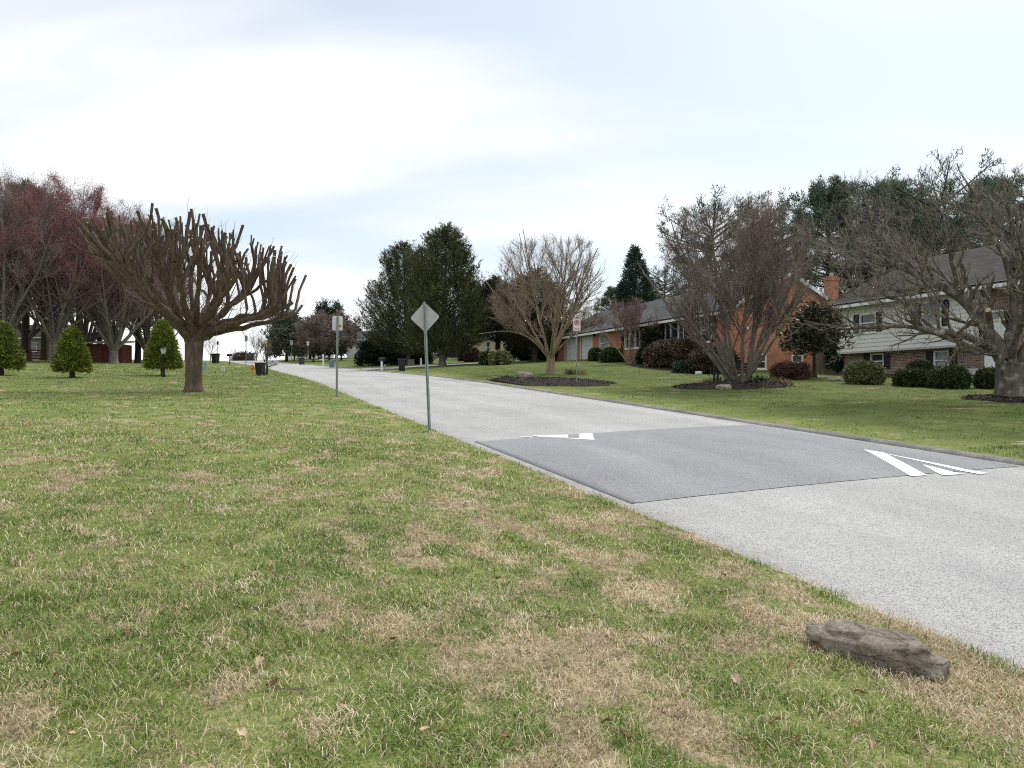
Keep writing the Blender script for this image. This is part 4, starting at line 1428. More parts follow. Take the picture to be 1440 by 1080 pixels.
# ---- mulch beds
x, y, z = hit(764, 537)
bed(x, y, 3.6, 2.5, RAD(-55), 3, .14, 900)
x, y, z = hit(1030, 544)
bed(x, y, 2.35, 1.5, RAD(0), 5, .14, 700)
x, y, z = at_v(1290, 29.0)
bed(x, y, 6.5, 1.35, RAD(-69.2), 7, .06, 700)
x, y, z = hit(1424, 562)
bed(x, y, 1.3, 1.25, 0, 9, .10, 500)
x, y, z = at_v(955, 25.6)
bed(x, y, 6.0, 1.3, RAD(-69.2), 10, .06, 300)

# ---- the pollarded tree
def pollard():
    x, y, z = hit(272, 551)
    rng = np.random.default_rng(5)
    root = thing('pollarded_tree', 'broad pollarded tree with many thick stubs cut off at their ends on the open lawn', 'tree', (x, y, z)); root.scale = (.875, .875, .875)
    k = y / FPX
    ml = Mesher()
    V, F = flare_trunk(rng, 2.35, .295, .32, (.05, 0), n=18, k=16, base_flare=1.55); ml.add(V, F, .5)

    def shell(r, az):
        rr = r / 4.25
        zt = 6.50 - .10 * rr ** 2 - .22 * rr ** 6
        if cos(az) > 0: zt -= 1.25 * (max(0, r * cos(az) - 1.0) / 3.2) ** 1.6
        return zt
    limbs = []
    nl = 24
    for i in range(nl):
        az = 2 * pi * i / nl + .3 * rng.random()
        re = (4.0, 2.5, 3.3, 1.7)[i % 4] * (.92 + .12 * rng.random())
        if abs(((az + pi) % (2 * pi)) - pi) < .35: re = 3.9
        ze = 2.75 + (shell(re, az) - 2.75) * ((.48 if re > 3 else .62) + .30 * max(0, -cos(az)))
        if cos(az) > .75 and re > 3: ze = 3.0 + .5 * rng.random()
        b = np.array([.17 * cos(az), .17 * sin(az), 1.95 + .35 * rng.random()])
        p1 = b + np.array([.5 * cos(az), .5 * sin(az), .55])
        e = np.array([re * cos(az), re * sin(az), ze])
        p2 = b + (e - b) * .62 - np.array([0, 0, .12 * (ze - 2.2)])
        q = bez(b, p1, p2, e, 14); q[2:-1] += rng.normal(size=(11, 3)) * .04
        r = (.155 if re > 3 else .135) * (.9 + .25 * rng.random()) * np.linspace(1, .42, 14)
        limbs.append((az, re, q, r))
        ml.tubes(q[None], r[None], 9, rng)
    tips = []
    NT_ = 185
    whips = []
    for i in range(NT_):
        re = 4.2 * math.sqrt((i + .5) / NT_) * (.97 + .06 * rng.random())
        az = i * 2.39996 + .25 * rng.normal()
        e = np.array([re * cos(az), re * sin(az), shell(re, az) - .60 * abs(rng.normal()) + .10])
        # the limb that passes nearest below
        best = None
        for (a, rl, q, r) in limbs:
            d = np.linalg.norm((q - e) * np.array([1, 1, .42]), axis=1) + .6 * np.maximum(0, q[:, 2] - e[2] + 1.0)
            j = int(np.argmin(d[3:]) + 3)
            j = max(2, j - 2)
            if best is None or d[j] < best[0]: best = (d[j], q, r, j)
        _, q, r, j = best
        b = q[j]; T = norm(q[min(j + 1, 13)] - q[max(j - 1, 0)])
        Lh = np.linalg.norm(e - b)
        q2 = bez(b, b + T * Lh * .38, e - np.array([.22 * (e[0] - b[0]) + .06 * e[0], .22 * (e[1] - b[1]) + .06 * e[1], .42 * Lh]), e, 9)
        q2[2:] += np.cumsum(rng.normal(size=(7, 3)) * .030, 0)
        r1 = .028 + .036 * rng.random() ** 1.6
        rr = np.linspace(min(r[j] * .85, r1 * 2.2), r1, 9); rr[-1] *= 1.12
        ml.tubes(q2[None], rr[None], 7, rng)
        tips.append((q2[-1], norm(q2[-1] - q2[-2]), rr[-1]))
        if rng.random() < .5:   # a short side stub
            jj = 4 + int(rng.random() * 3)
            dd = norm(norm(q2[jj] - q2[jj - 1]) + rng.normal(size=3) * .5 + np.array([0, 0, .5])); Ls = .3 + .5 * rng.random()
            q3 = np.array([q2[jj] + dd * Ls * s for s in (0, .4, .75, 1)]); q3[2:] += np.array([0, 0, .08])
            ml.tubes(q3[None], (rr[jj] * np.array([.75, .65, .6, .6]))[None], 6, rng); tips.append((q3[-1], dd, rr[jj] * .6))
        if rng.random() < .75:
            for _ in range(1): whips.append((q2[-1 - int(rng.random() * 4)], norm(T + np.array([.5 * cos(az), .5 * sin(az), 1.2]) + rng.normal(size=3) * .35)))
    mt = Mesher()
    P = np.array([[p + d * s + np.array([0, 0, .15 * s * s]) for s in np.linspace(0, .25 + .5 * rng.random(), 4)] for p, d in whips])
    P[:, 1:] += rng.normal(size=P[:, 1:].shape) * .03
    mt.tubes(P, np.linspace(.009, .004, 4)[None] * np.ones((len(P), 1)), 3, rng)
    # fine brown shoots rising all through the crown
    PQ = np.array([q for _, _, q, _ in limbs]); RQ = np.array([r for _, _, _, r in limbs])
    S1, r1_ = spawn(rng, PQ, RQ, 6, .3, 1, 45, 15, .42, 5, .08, .55, .12, .008, fall=.5)
    ok = np.array([q[-1][2] < shell(math.hypot(q[-1][0], q[-1][1]), math.atan2(q[-1][1], q[-1][0])) + .1 for q in S1])
    S1, r1_ = S1[ok], np.minimum(r1_[ok], .016)
    mt.tubes(S1, r1_, 4, rng)
    S2, r2_ = spawn(rng, S1, r1_, 3, .3, 1, 30, 12, .5, 4, .08, .4, .6, .005)
    mt.tubes(S2, r2_, 3, rng)
    mt.build('crown', MAT['twig_brown'], root)
    nV = ml.n; Vt, Ft, Rt = np.vstack(ml.V), np.vstack(ml.F), np.concatenate(ml.r)
    cv, cf = [], []
    for p, d, r in tips:
        a = norm(np.cross(d, [.3, .9, .1])); b = np.cross(d, a)
        k0 = nV + len(cv)
        cv += [p + d * .004 + r * (cos(w) * a + sin(w) * b) for w in np.linspace(0, 2 * pi, 7)[:-1]]
        cf += [(k0, k0 + 1, k0 + 2, k0 + 3), (k0, k0 + 3, k0 + 4, k0 + 5)]
    mi = np.concatenate([np.zeros(len(Ft), int), np.ones(len(cf), int)])
    np_mesh('trunk', np.vstack([Vt, np.array(cv)]), np.vstack([Ft, np.array(cf)]), [MAT['bark_pollard'], MAT['cut_wood']], root, smooth=True, mi=mi)


pollard()

# ---- crape myrtle by the road
x, y, z = hit(774, 526)
k = y / FPX
r = tree_root('crape_myrtle', 'bare tan crape myrtle in a mulch bed beside the parking sign', 'tree', (x, y, z))
H = 196 * k; W = 92 * k
multistem(r, 11, H, W, 11, 1.15, .235, 'bark_crape', 'twig_crape', (12, 9, 7), (10, 66), .0062, .080,
          env=ellip(0, 0, H * .60, W * 1.04, W * .95, H * .42, 2.3), low=.3, bud=('twig_crape', 2, .05, .06, .008),
          extra=[(np.array([(0, 0, .9), (-1.2, .2, 2.0), (-2.4, .3, 2.35), (-3.9, .2, 2.2)]), .055), (np.array([(0, 0, .9), (1.0, -.4, 1.9), (2.0, -.6, 2.6), (2.9, -.7, 3.0)]), .055),
                 (np.array([(0, 0, .9), (-.9, -.8, 1.9), (-2.2, -1.4, 2.7), (-3.3, -1.8, 2.9)]), .055)])

# ---- big multi-stemmed tree over the bench
x, y, z = hit(1040, 541)
k = y / FPX
r = tree_root('multi_stem_tree', 'bare grey brown tree of many rising stems over the dark garden bench', 'tree', (x, y, z))
H = 268 * k; W = 122 * k
multistem(r, 23, H, W, 14, .22, .36, 'bark_grey', 'twig_brown', (13, 10, 9), (8, 58), .0052, .082,
          env=ellip(0, 0, H * .60, W, W * .92, H * .42, 2.2), low=.28, bud=('twig_brown', 2, .05, .05, .010),
          extra=[(np.array([(-.1, -.2, .5), (-1.0, -.5, 1.1), (-2.1, -.8, 1.75), (-3.0, -.9, 2.3)]), .045)])


# ---- wide old tree at the frame's edge
def old_tree():
    rng = np.random.default_rng(31)
    Yt = hit(1421, 562)[1]
    x, y, z = at(1421, Yt)
    root = thing('old_spreading_tree', 'wide old tree with lichen on long low limbs before the split level house', 'tree', (x, y, z))
    k = Yt / FPX
    base_py = HORY + (CZ - z) / k
    L = lambda px, py, dy=0.: ((px - 1421) * k * (Yt + dy) / Yt + dy * (1421 - 720) / FPX * 0, dy, (base_py - py) * k)
    ml = Mesher()
    V, F = flare_trunk(rng, 1.05, .345, .37, n=18, k=14, base_flare=1.5); ml.add(V, F, .5)
    D_ = lambda lst: np.array([L(*q) for q in lst])
    limbs = [
        (D_([(1412, 515, 0), (1394, 501, -.2), (1365, 489, -.6), (1330, 477, -1.0), (1292, 473, -1.3), (1250, 473, -1.6), (1232, 469, -1.7), (1221, 452, -1.8), (1213, 436, -1.9)]), .135),
        (D_([(1392, 498, -.1), (1355, 479, .3), (1325, 462, .5), (1290, 455, .7), (1250, 459, .9), (1210, 456, 1.0), (1165, 447, 1.1)]), .085),
        (D_([(1413, 505, 0), (1400, 470, .2), (1385, 440, .4), (1365, 412, .6), (1338, 393, .8), (1310, 373, 1.0), (1288, 358, 1.2), (1255, 366, 1.3), (1225, 362, 1.5)]), .185),
        (D_([(1421, 515, 0), (1420, 450, -.1), (1418, 400, -.2), (1416, 350, -.3), (1407, 310, -.5), (1394, 275, -.6), (1376, 250, -.6)]), .16),
        (D_([(1430, 512, 0), (1448, 465, -.3), (1478, 425, -.6), (1512, 392, -1.0), (1560, 372, -1.2)]), .15),
        (D_([(1426, 508, .1), (1440, 430, .5), (1455, 360, .9), (1470, 290, 1.3), (1474, 240, 1.6)]), .14),
        (D_([(1418, 420, -.2), (1392, 365, -.6), (1358, 310, -.9), (1330, 262, -1.1), (1306, 215, -1.2)]), .085),
        (D_([(1417, 380, -.3), (1432, 330, -.6), (1452, 280, -.9), (1462, 230, -1.0)]), .075),
        (D_([(1418, 500, -.2), (1405, 450, -1.0), (1380, 400, -1.8), (1350, 365, -2.4), (1320, 330, -2.9)]), .10),
        (D_([(1424, 500, .2), (1410, 430, 1.3), (1380, 360, 2.2), (1350, 300, 2.8), (1330, 255, 3.2)]), .10),
        (D_([(1340, 394, .8), (1300, 410, .6), (1262, 402, .3), (1220, 418, 0), (1180, 410, -.2)]), .06),
        (D_([(1366, 412, .6), (1350, 370, .3), (1322, 320, 0), (1296, 285, -.2), (1276, 262, -.3)]), .07),
        (D_([(1300, 474, -1.25), (1270, 440, -1.6), (1240, 415, -1.9), (1205, 400, -2.2), (1172, 396, -2.4)]), .05),
        (D_([(1330, 463, .5), (1300, 425, .9), (1262, 395, 1.2), (1230, 360, 1.4), (1205, 330, 1.6)]), .055),
        (D_([(1240, 458, .9), (1205, 440, .7), (1180, 425, .6), (1150, 400, .5), (1128, 385, .5)]), .04),
        (D_([(1415, 340, -.35), (1385, 290, -.2), (1360, 240, 0), (1345, 205, .1)]), .06),
        (D_([(1406, 320, -.4), (1380, 270, .3), (1345, 235, .7), (1322, 212, 1.0)]), .05),
        (D_([(1412, 310, -.3), (1430, 255, .2), (1440, 222, .5), (1446, 195, .6)]), .05),
        (D_([(1358, 310, -.9), (1322, 272, -.5), (1298, 248, -.2), (1280, 225, 0)]), .045),
        (D_([(1344, 392, .8), (1318, 340, 1.4), (1292, 300, 1.8), (1272, 262, 2.0)]), .05),
        (D_([(1288, 358, 1.2), (1255, 330, .9), (1228, 305, .7), (1205, 290, .6)]), .04),
        (D_([(1338, 393, .8), (1290, 352, .2), (1235, 332, -.3), (1180, 342, -.6), (1138, 362, -.8)]), .045),
        (D_([(1256, 366, 1.3), (1215, 342, 1.0), (1175, 318, .8), (1150, 312, .6)]), .035),
        (D_([(1240, 415, -1.9), (1200, 384, -2.1), (1155, 372, -2.2), (1118, 380, -2.3)]), .035),
        (D_([(1298, 300, .9), (1255, 275, .6), (1222, 262, .4)]), .032),
        (D_([(1232, 469, -1.7), (1205, 440, -1.6), (1170, 428, -1.5), (1128, 425, -1.4)]), .035),
    ]
    zt = (base_py - 222) * k
    lid = lambda q: np.maximum(q[..., 2] / zt, .1)
    P = np.array([smooth_line(q, 14, rng, .03) for q, r in limbs]); P[..., 2] = np.where(P[..., 2] > zt * .55, zt * .55 + (P[..., 2] - zt * .55) * .80, P[..., 2]); R_ = np.array([r * np.linspace(1, .36, 14) ** (1.75 if i > 2 else 1.0) for i, (q, r) in enumerate(limbs)])
    ml.tubes(P, R_, 9, rng)
    # a sawn stub
    st = np.array([L(1399, 462, .2), L(1391, 446, .0), L(1381, 437, -.25)]); ml.tubes(st[None], np.array([[.10, .085, .08]]), 9, rng)
    Q, qr = spawn(rng, P, R_, 12, .16, 1, 50, 13, .27, 7, .13, .20, .50, .010, fall=.35, out=.10, env=lid)
    ml.tubes(Q, qr, 6, rng)
    ml.build('trunk', MAT['bark_lichen'], root, True)
    cu = MB(); d = norm(st[2] - st[1]); a = norm(np.cross(d, [.1, .9, .3])); b = np.cross(d, a)
    cu.add([st[2] + d * .004 + .082 * (cos(w) * a + sin(w) * b) for w in np.linspace(0, 2 * pi, 10)[:-1]], [tuple(range(9))]); cu.build('cut_end', MAT['cut_wood'], root)
    mt = Mesher()
    Q2, r2 = spawn(rng, Q, qr, 7, .12, 1, 45, 14, .46, 5, .12, .28, .62, .0060, out=.15)
    mt.tubes(Q2, r2, 4, rng)
    Q3, r3 = spawn(rng, Q2, r2, 5, .15, 1, 40, 14, .55, 4, .12, .26, .7, .0042, lmin=.12, out=.12)
    mt.tubes(Q3, r3, 3, rng)
    mt.build('crown', MAT['twig_lichen'], root)


old_tree()

# ---- small crape myrtle before the brick house
x, y, z = hit(886, 508, 26.2)
k = y / FPX
r = tree_root('small_crape_myrtle', 'small reddish bare crape myrtle against the brick front between round shrubs', 'tree', (x, y, z))
multistem(r, 37, 92 * k, 46 * k, 7, .25, .16, 'bark_crape', 'twig_red', (9, 7, 6), (8, 50), .010, .055, low=.35, env=ellip(0, 0, 56 * k, 46 * k, 42 * k, 38 * k, 2.2), bud=('twig_red', 2, .06, .08, .016))

# ---- two cedars across the road, and the dark one behind the crape myrtle
cedar_prof = lambda t: np.interp(t, [0, .06, .22, .45, .7, .88, 1.0], [.72, .95, 1.0, .94, .72, .42, .06])
for px, py, top, halfw, seed, lab, prof, mt_ in (
        (622, 515, 318, 57, 41, 'taller dark cedar with a pointed top across the road from the diamond sign', lambda t: np.interp(t, [0, .05, .12, .3, .55, .78, .92, 1], [.45, .78, 1.0, 1.0, .90, .66, .36, .05]), 'leaf_cedar'),
        (574, 513, 343, 55, 43, 'rounder olive cedar standing over the black bin across the road', lambda t: np.interp(t, [0, .05, .14, .3, .6, .82, .94, 1], [.55, .95, 1.12, 1.0, .76, .54, .30, .06]), 'leaf_cedar')):
    x, y, z = hit(px, py); k = y / FPX
    r = tree_root('cedar_tree', lab, 'tree', (x, y, z), 'cedars across the road')
    H = (py - top) * k
    off = 6 if px == 622 else -7
    conifer(r, seed, H, lambda t, p=prof, w=halfw * k: w * p(t), H * .10, 4200, mt_, 'bark_cedar', .30, 30, .20, .021, .13, .72, .62, .36, .72, .20, .34, 160, .045, lean=(off * k, 0), plume=1.35)
x, y, z = at_v(700, 24); k = y / FPX
r = tree_root('cedar_tree', 'dark brown green cedar half hidden behind the crape myrtle', 'tree', (x, y, z))
conifer(r, 47, 118 * k, lambda t: 48 * k * cedar_prof(t), 2.6, 2200, 'leaf_cedar_dark', 'bark_dark', .3, 28, .22, .026, .16, .75, .5, .45, .6, .24, .26, 90, .045, plume=1.3)
x, y, z = at_v(752, 26); k = y / FPX
r = tree_root('cedar_tree', 'bushy dark cedar between the brick garage and the crape myrtle', 'tree', (x, y, z))
conifer(r, 48, 130 * k, lambda t: 50 * k * cedar_prof(t), 1.6, 2200, 'leaf_cedar_dark', 'bark_dark', .32, 28, .22, .026, .16, .75, .5, .45, .62, .28, .26, 80, .045, plume=1.3)

# low dark evergreens under and beside the cedars
for px, py, w, h, lab, sd in ((533, 514, 40, 28, 'black green yew mass below the rounder cedar', 1), (590, 512, 24, 22, 'dark yew shrub between the two cedar trunks', 2),
                              (742, 508, 40, 42, 'tall dark evergreen shrub at the corner of the brick garage', 3), (772, 508, 30, 36, 'dark evergreen shrub touching the garage wall', 4),
                              (655, 508, 10, 16, 'small brown shrub under the taller cedar', 6)):
    x, y, z = hit(px, py); k = y / FPX
    bushball('evergreen_shrub', lab, 'shrub', (x, y + .6, z), w * k / 2 * 1.15, w * k / 2, h * k, 'leaf_holly' if sd < 6 else 'leaf_hedge', 50 + sd, 1100, 12, .30, .05, lump=.45)

# ---- dwarf spruces on the lawn
def dwarf(px, py, top, half, lab, seed):
    rng = np.random.default_rng(seed)
    x, y, z = hit(px, py); k = y / FPX
    root = thing('dwarf_spruce', lab, 'tree', (x, y, z), 0, 'dwarf spruces on the lawn')
    H = (py - top) * k; R0 = half * k * .80; z0 = H * .16
    st = MB(); st.tube([(0, 0, -.1), (0, 0, .3), (0, 0, H * .6)], [.13, .10, .05], 9); st.build('trunk', MAT['bark_dark'], root, True)
    n = 2600
    t = 1 - np.sqrt(rng.random(n)) ; t = np.where(rng.random(n) < .25, rng.random(n), t)
    prof = lambda t: R0 * np.interp(t, [0, .05, .2, .5, .8, .93, 1], [.90, 1.0, .95, .72, .43, .25, .03])
    az = rng.random(n) * 6.283
    lay = t * 9 + .6 * vnoise(az * 1.6, t * 6, seed)
    fr = lay - np.floor(lay)
    R_ = prof(t) * (.90 + .15 * (1 - fr) + .30 * (vnoise(az * 2.6 + 3, t * 11, seed + 1) - .5))
    f = 1 - .22 * rng.random(n) ** 2
    C = np.stack([np.cos(az) * R_ * f, np.sin(az) * R_ * f, z0 + (H - z0) * t], 1)
    D = norm(np.stack([np.cos(az), np.sin(az), .35 + .9 * t], 1))
    V, F, r = sprays(rng, C, D, 11, .055, .15, .022, .55, .18, rbase=np.clip(.15 + .7 * (1 - fr) * rng.random(n) + .25 * rng.random(n), 0, 1))
    mc = Mesher(); mc.add(V, F, r)
    a, b = np.meshgrid(np.linspace(0, 2 * pi, 19)[:-1], np.linspace(0.0, .97, 10))
    q = np.stack([np.cos(a) * prof(b) * .78, np.sin(a) * prof(b) * .78, z0 + .06 + (H - z0) * b], -1)
    idx = np.arange(180).reshape(10, 18); nx = np.roll(idx, -1, 1)
    mc.add(q.reshape(-1, 3), np.stack([idx[:-1], nx[:-1], nx[1:], idx[1:]], -1).reshape(-1, 4), .12)
    mc.build('crown', MAT['leaf_spruce'], root)


dwarf(101.5, 531, 463, 25.5, 'dwarf conical spruce standing alone on the lawn in front of the red brown shed', 3)
dwarf(2, 528, 455, 31, 'dwarf conical spruce cut by the edge of the photo, before the rail fence', 4)
dwarf(229, 528.5, 453.5, 26.5, 'dwarf conical spruce behind the black lamp post', 5)

# ---- red budded maples and the wood on the rise to the left
protoA = None


def place(proto, label, x, y, z, sc, rz, group, name=None):
    o = copy_tree(proto); o.location = (x, y, z); o.scale = (sc, sc, sc * 1.0); o.rotation_euler = (0, 0, rz); o['label'] = label
    if group: o['group'] = group
    elif 'group' in o: del o['group']
    return o


x, y, z = at(78, 84)
mA = tree_root('red_maple', 'many limbed bare maple with red buds, standing behind the lone dwarf spruce', 'tree', (x, y, z), 'red budded maples in the wood')
maple(mA, 61, 21.5, 8.0, 'bark_maple', 'twig_red', 'bud_red', .46, .12, 13, (13, 10, 8), 4, .18, .011, buds=(.22, .15, .024), budz=.44)
x, y, z = at(160, 88)
mB = tree_root('brown_maple', 'bare maple of several grey trunks between the shed and the pollarded tree', 'tree', (x, y, z), 'red budded maples in the wood')
maple(mB, 63, 19.5, 7.2, 'bark_maple', 'twig_red', 'bud_red', .48, .10, 14, (13, 10, 7), 3, .18, .011, buds=(.20, .14, .022), budz=.50)
x, y, z = at(6, 80)
mC = tree_root('brown_maple', 'bare dull red maple rising over the dwarf spruce at the photo edge', 'tree', (x, y, z), 'red budded maples in the wood')
maple(mC, 65, 20.5, 7.6, 'bark_maple', 'twig_red', 'bud_brown', .5, .16, 10, (12, 9, 7), 3, .2, .011, buds=(.20, .14, .022), budz=.48)
for proto, px, Y, sc, rz, lab in (
        (mA, 122, 97, 1.0, 2.1, 'red budded maple deeper in the wood behind the shed roof'),
        (mB, 208, 100, .84, 1.2, 'lower red budded maple above the pollarded tree'),
        (mC, 38, 98, 1.08, 3.3, 'tall dull red maple behind the dark straight pine trunk'),
        (mC, -45, 84, 1.0, 4.0, 'dull red maple mostly outside the photo edge'),
        (mB, -12, 104, 1.12, 5.0, 'hazy maple at the back of the wood beyond the rail fence')):
    x, y, z = at(px, Y); place(proto, lab, x, y, z, sc, rz, 'red budded maples in the wood')

x, y, z = at(35, 92)
pA = tree_root('pine_tree', 'tall pine with a straight dark trunk beside the rail fence', 'tree', (x, y, z), 'pines in the wood')
pine(pA, 71, 21.5, 4.2, 9, 'leaf_pine', 'bark_dark', .42, 1.1, 5, 14, .42, .035, dens=.8)
x, y, z = at(194, 100)
pB = tree_root('pine_tree', 'pine with a dark trunk left of the pollarded tree, behind the grey maples'.replace('left of', 'beside'), 'tree', (x, y, z), 'pines in the wood')
pine(pB, 73, 17.5, 4.4, 7, 'leaf_pine', 'bark_dark', .40, 1.0, 5, 14, .42, .035, dens=.8)
for proto, px, Y, sc, rz, lab in ((pA, 62, 104, 1.02, 1, 'pine top rising through the maples above the lone dwarf spruce'), (pB, 140, 102, 1.05, 2, 'pine with a thin dark trunk at the end of the shed'),
                                  (pB, 160, 116, .92, 4, 'pine crown above the red maples near the pollarded tree'), 
                                  (pA, 110, 118, 1.0, 5, 'dark pine deep in the wood')):
    x, y, z = at(px, Y); place(proto, lab, x, y, z, sc, rz, 'pines in the wood')

x, y, z = at(66, 112)
bA = tree_root('bare_tree', 'tall pale bare tree topping the wood', 'tree', (x, y, z), 'bare trees')
maple(bA, 81, 26, 8.5, 'bark_grey', 'twig_grey', None, .4, .22, 8, (8, 7, 6), 0, .3, .016)
for px, Y, sc, rz, lab in ((20, 116, 1.05, 1, 'pale bare tree top at the highest point of the wood'), (205, 112, .90, 6, 'bare tree over the red maples beside the pollarded crown'), (226, 108, .74, 7, 'bare grey tree standing close behind the pollarded crown'), (238, 118, .72, 2, 'thin bare tree at the low end of the wood behind the pollarded tree'), (262, 128, .66, 3, 'small bare tree past the end of the wood behind the pollarded crown'), (150, 122, .95, 4, 'bare tree behind the pine crowns of the wood')):
    x, y, z = at(px, Y); place(bA, lab, x, y, z, sc, rz, 'bare trees')

# the house, shed and fence in that wood
x, y, z = at(60, 118)
simple_house('wood_side_house', 'grey house with white porch windows half hidden behind the wood', x, y, z + .2, RAD(-20), 14, 8, 3, 3.2, 5.4, 'grey_siding', 'shingle_brown', wins=[(-13, -11.4, .9, 2.4), (-10, -8.4, .9, 2.4), (-7, -5.4, .9, 2.4), (-3, -1.2, .9, 2.4)])
x, y, z = at(137, 96)
s = thing('garden_shed', 'red brown wooden shed with a pale roof edge beside the lone dwarf spruce', 'shed', (x, y, z), RAD(6))
mb = MB()
for i in range(24): mb.box(-3 + i * .25, -3 + i * .25 + .235, -.03 - .01 * (i % 2), .05, -.4, 2.3)
mb.box(-3, 3, .05, 3, -.4, 2.3); mb.build('wall', MAT['red_wood'], s)
mb = MB(); mb.prism([(-.5, 2.32), (3.4, 2.75), (3.4, 2.9), (-.5, 2.47)], -3.4, 3.4, lambda a, b, q: (q, a, b)); mb.build('roof', MAT['soffit'], s)
mb = MB(); mb.box(-.6, .6, -.08, -.045, -.2, 2.0); mb.build('door', MAT['red_wood'], s)
# rail fence
x0, y0, z0_ = at(-20, 92); x1, y1, z1_ = at(64, 95)
f = thing('rail_fence', 'dark brown post and rail fence at the foot of the wood', 'fence', (x0, y0, z0_), math.atan2(y1 - y0, x1 - x0))
Lf = math.hypot(x1 - x0, y1 - y0)
for i in range(5):
    q = Lf * i / 4; zz = (z1_ - z0_) * i / 4
    m = MB(); m.box(q - .07, q + .07, -.07, .07, zz - .3, zz + 1.35); m.build('post', MAT['red_wood'], f)
for r_ in range(4):
    m = MB(); m.add([(0, -.10, .25 + r_ * .33), (Lf, -.10, .25 + r_ * .33 + z1_ - z0_), (Lf, -.10, .39 + r_ * .33 + z1_ - z0_), (0, -.10, .39 + r_ * .33), (0, -.072, .25 + r_ * .33), (Lf, -.072, .25 + r_ * .33 + z1_ - z0_), (Lf, -.072, .39 + r_ * .33 + z1_ - z0_), (0, -.072, .39 + r_ * .33)],
                  [(0, 1, 2, 3), (7, 6, 5, 4), (3, 2, 6, 7), (1, 0, 4, 5)])
    m.build('rail', MAT['red_wood'], f)

# ---- pines and bare trees behind the houses on the right
x, y, z = at_v(1165, 50)
k = y / FPX
q1 = tree_root('pine_tree', 'full dark pine towering behind the brick chimney', 'tree', (x, y, z), 'pines behind the houses')
pine(q1, 91, (HORY - 265) * k - z + CZ, 4.6, 3.5, 'leaf_pine', 'bark_dark', .4, .9, 5, 17, .42, .032, up=.35, dens=.9)
x, y, z = at_v(1000, 48); k = y / FPX
q2 = tree_root('pine_tree', 'flat topped pine behind the crown of the many stemmed tree', 'tree', (x, y, z), 'pines behind the houses')
pine(q2, 93, (HORY - 312) * k - z + CZ, 5.2, 5.0, 'leaf_pine', 'bark_dark', .4, 1.1, 5, 16, .42, .032, dens=.85, prof=lambda t: 5.2 * np.clip(np.interp(t, [0, .4, .8, 1], [.7, .9, 1, .5]), .1, 1))
H1 = (HORY - 243); i = 0
for proto, px, v, top, lab in ((q2, 1100, 52, 288, 'pine just above the brick gable of the rancher'), (q1, 1250, 56, 240, 'pine behind the roof end of the split level house'),
                               (q2, 1320, 54, 252, 'open pine behind the middle of the split level roof'), (q1, 1395, 55, 240, 'pine behind the upper limbs of the old spreading tree'), (q2, 1455, 50, 255, 'pine at the photo edge behind the split level house'),
                               (q2, 935, 54, 366, 'low pine over the middle of the rancher roof'), (q1, 1290, 66, 262, 'pine deep behind the split level roof'), (q1, 1065, 62, 306, 'pine deep behind the many stemmed tree'),
                               (q1, 862, 50, 384, 'blunt dark pine at the garage end of the rancher roof'), (q2, 905, 62, 384, 'dark pine behind the pointed spruce'), (q2, 1215, 64, 268, 'pine between the two houses, far back')):
    x, y, z = at_v(px, v); kk = y / FPX; Hn = (HORY - top - 24) * kk - z + CZ
    H0 = ((HORY - 265) if proto is q1 else (HORY - 312)); p0 = proto.location; H0 = H0 * p0[1] / FPX - p0[2] + CZ
    i += 1; place(proto, lab, x, y, z, Hn / H0, i * 1.3, 'pines behind the houses')
x, y, z = at_v(893, 47); k = y / FPX
r = tree_root('spruce_tree', 'narrow pointed dark spruce above the rancher roof', 'tree', (x, y, z))
Hs = (HORY - 347) * k - z + CZ
conifer(r, 95, Hs, lambda t: 2.9 * np.interp(t, [0, .3, .6, .85, 1], [1, .95, .62, .28, .03]), 1.5, 2200, 'leaf_spruce_dark', 'bark_dark', .3, 14, .42, .05, .16, .9, .35, .5, .55, .3, .2, 0)
for px, v, top, rz, lab, gr in ((1222, 47, 238, .5, 'pale bare tree between the pines behind the split level house', 1), (1060, 50, 292, 1.5, 'reddish bare tree behind the many stemmed tree', 1), (880, 58, 392, 2.5, 'bare tree over the garage end of the rancher roof', 1),
                               (1370, 46, 262, 3.1, 'bare tree behind the split level roof near the old spreading tree', 1), (820, 60, 415, 4.1, 'bare tree behind the crape myrtle crown', 1), (960, 60, 372, 5.1, 'bare tree between the low pines behind the rancher', 1)):
    x, y, z = at_v(px, v); kk = y / FPX; place(bA, lab, x, y, z, ((HORY - top) * kk - z + CZ) / 26, rz, 'bare trees')

# magnolia / holly between the houses, and the picket fence
x, y, z = hit(1145, 531, 31); k = y / FPX
r = tree_root('magnolia_tree', 'dark leaved small tree with a red brown trunk against the brick gable', 'tree', (x, y, z))
conifer(r, 97, 98 * k, lambda t: 38 * k * np.interp(t, [0, .15, .45, .8, 1], [.85, 1, .95, .7, .25]), 40 * k, 560, 'leaf_magnolia', 'bark_dark', .10, 8, .22, .05, .18, .8, .2, .7, .9, .30, .25, 40, .022)
x, y, z = at_v(1178, 31.6); k = y / FPX
bushball('holly_shrub', 'tall dark holly at the corner of the split level house', 'shrub', (x, y, z), .55, .6, 2.7, 'leaf_holly', 98, 900, 8, .12, .04, lump=.2)
u_ = 34.2
p0 = xy(u_, 31.2); p1 = xy(u_, 34.6)
zf = gz(*p0)
f = thing('picket_fence', 'weathered grey board fence between the two houses', 'fence', (p0[0], p0[1], zf), math.atan2(p1[1] - p0[1], p1[0] - p0[0]))
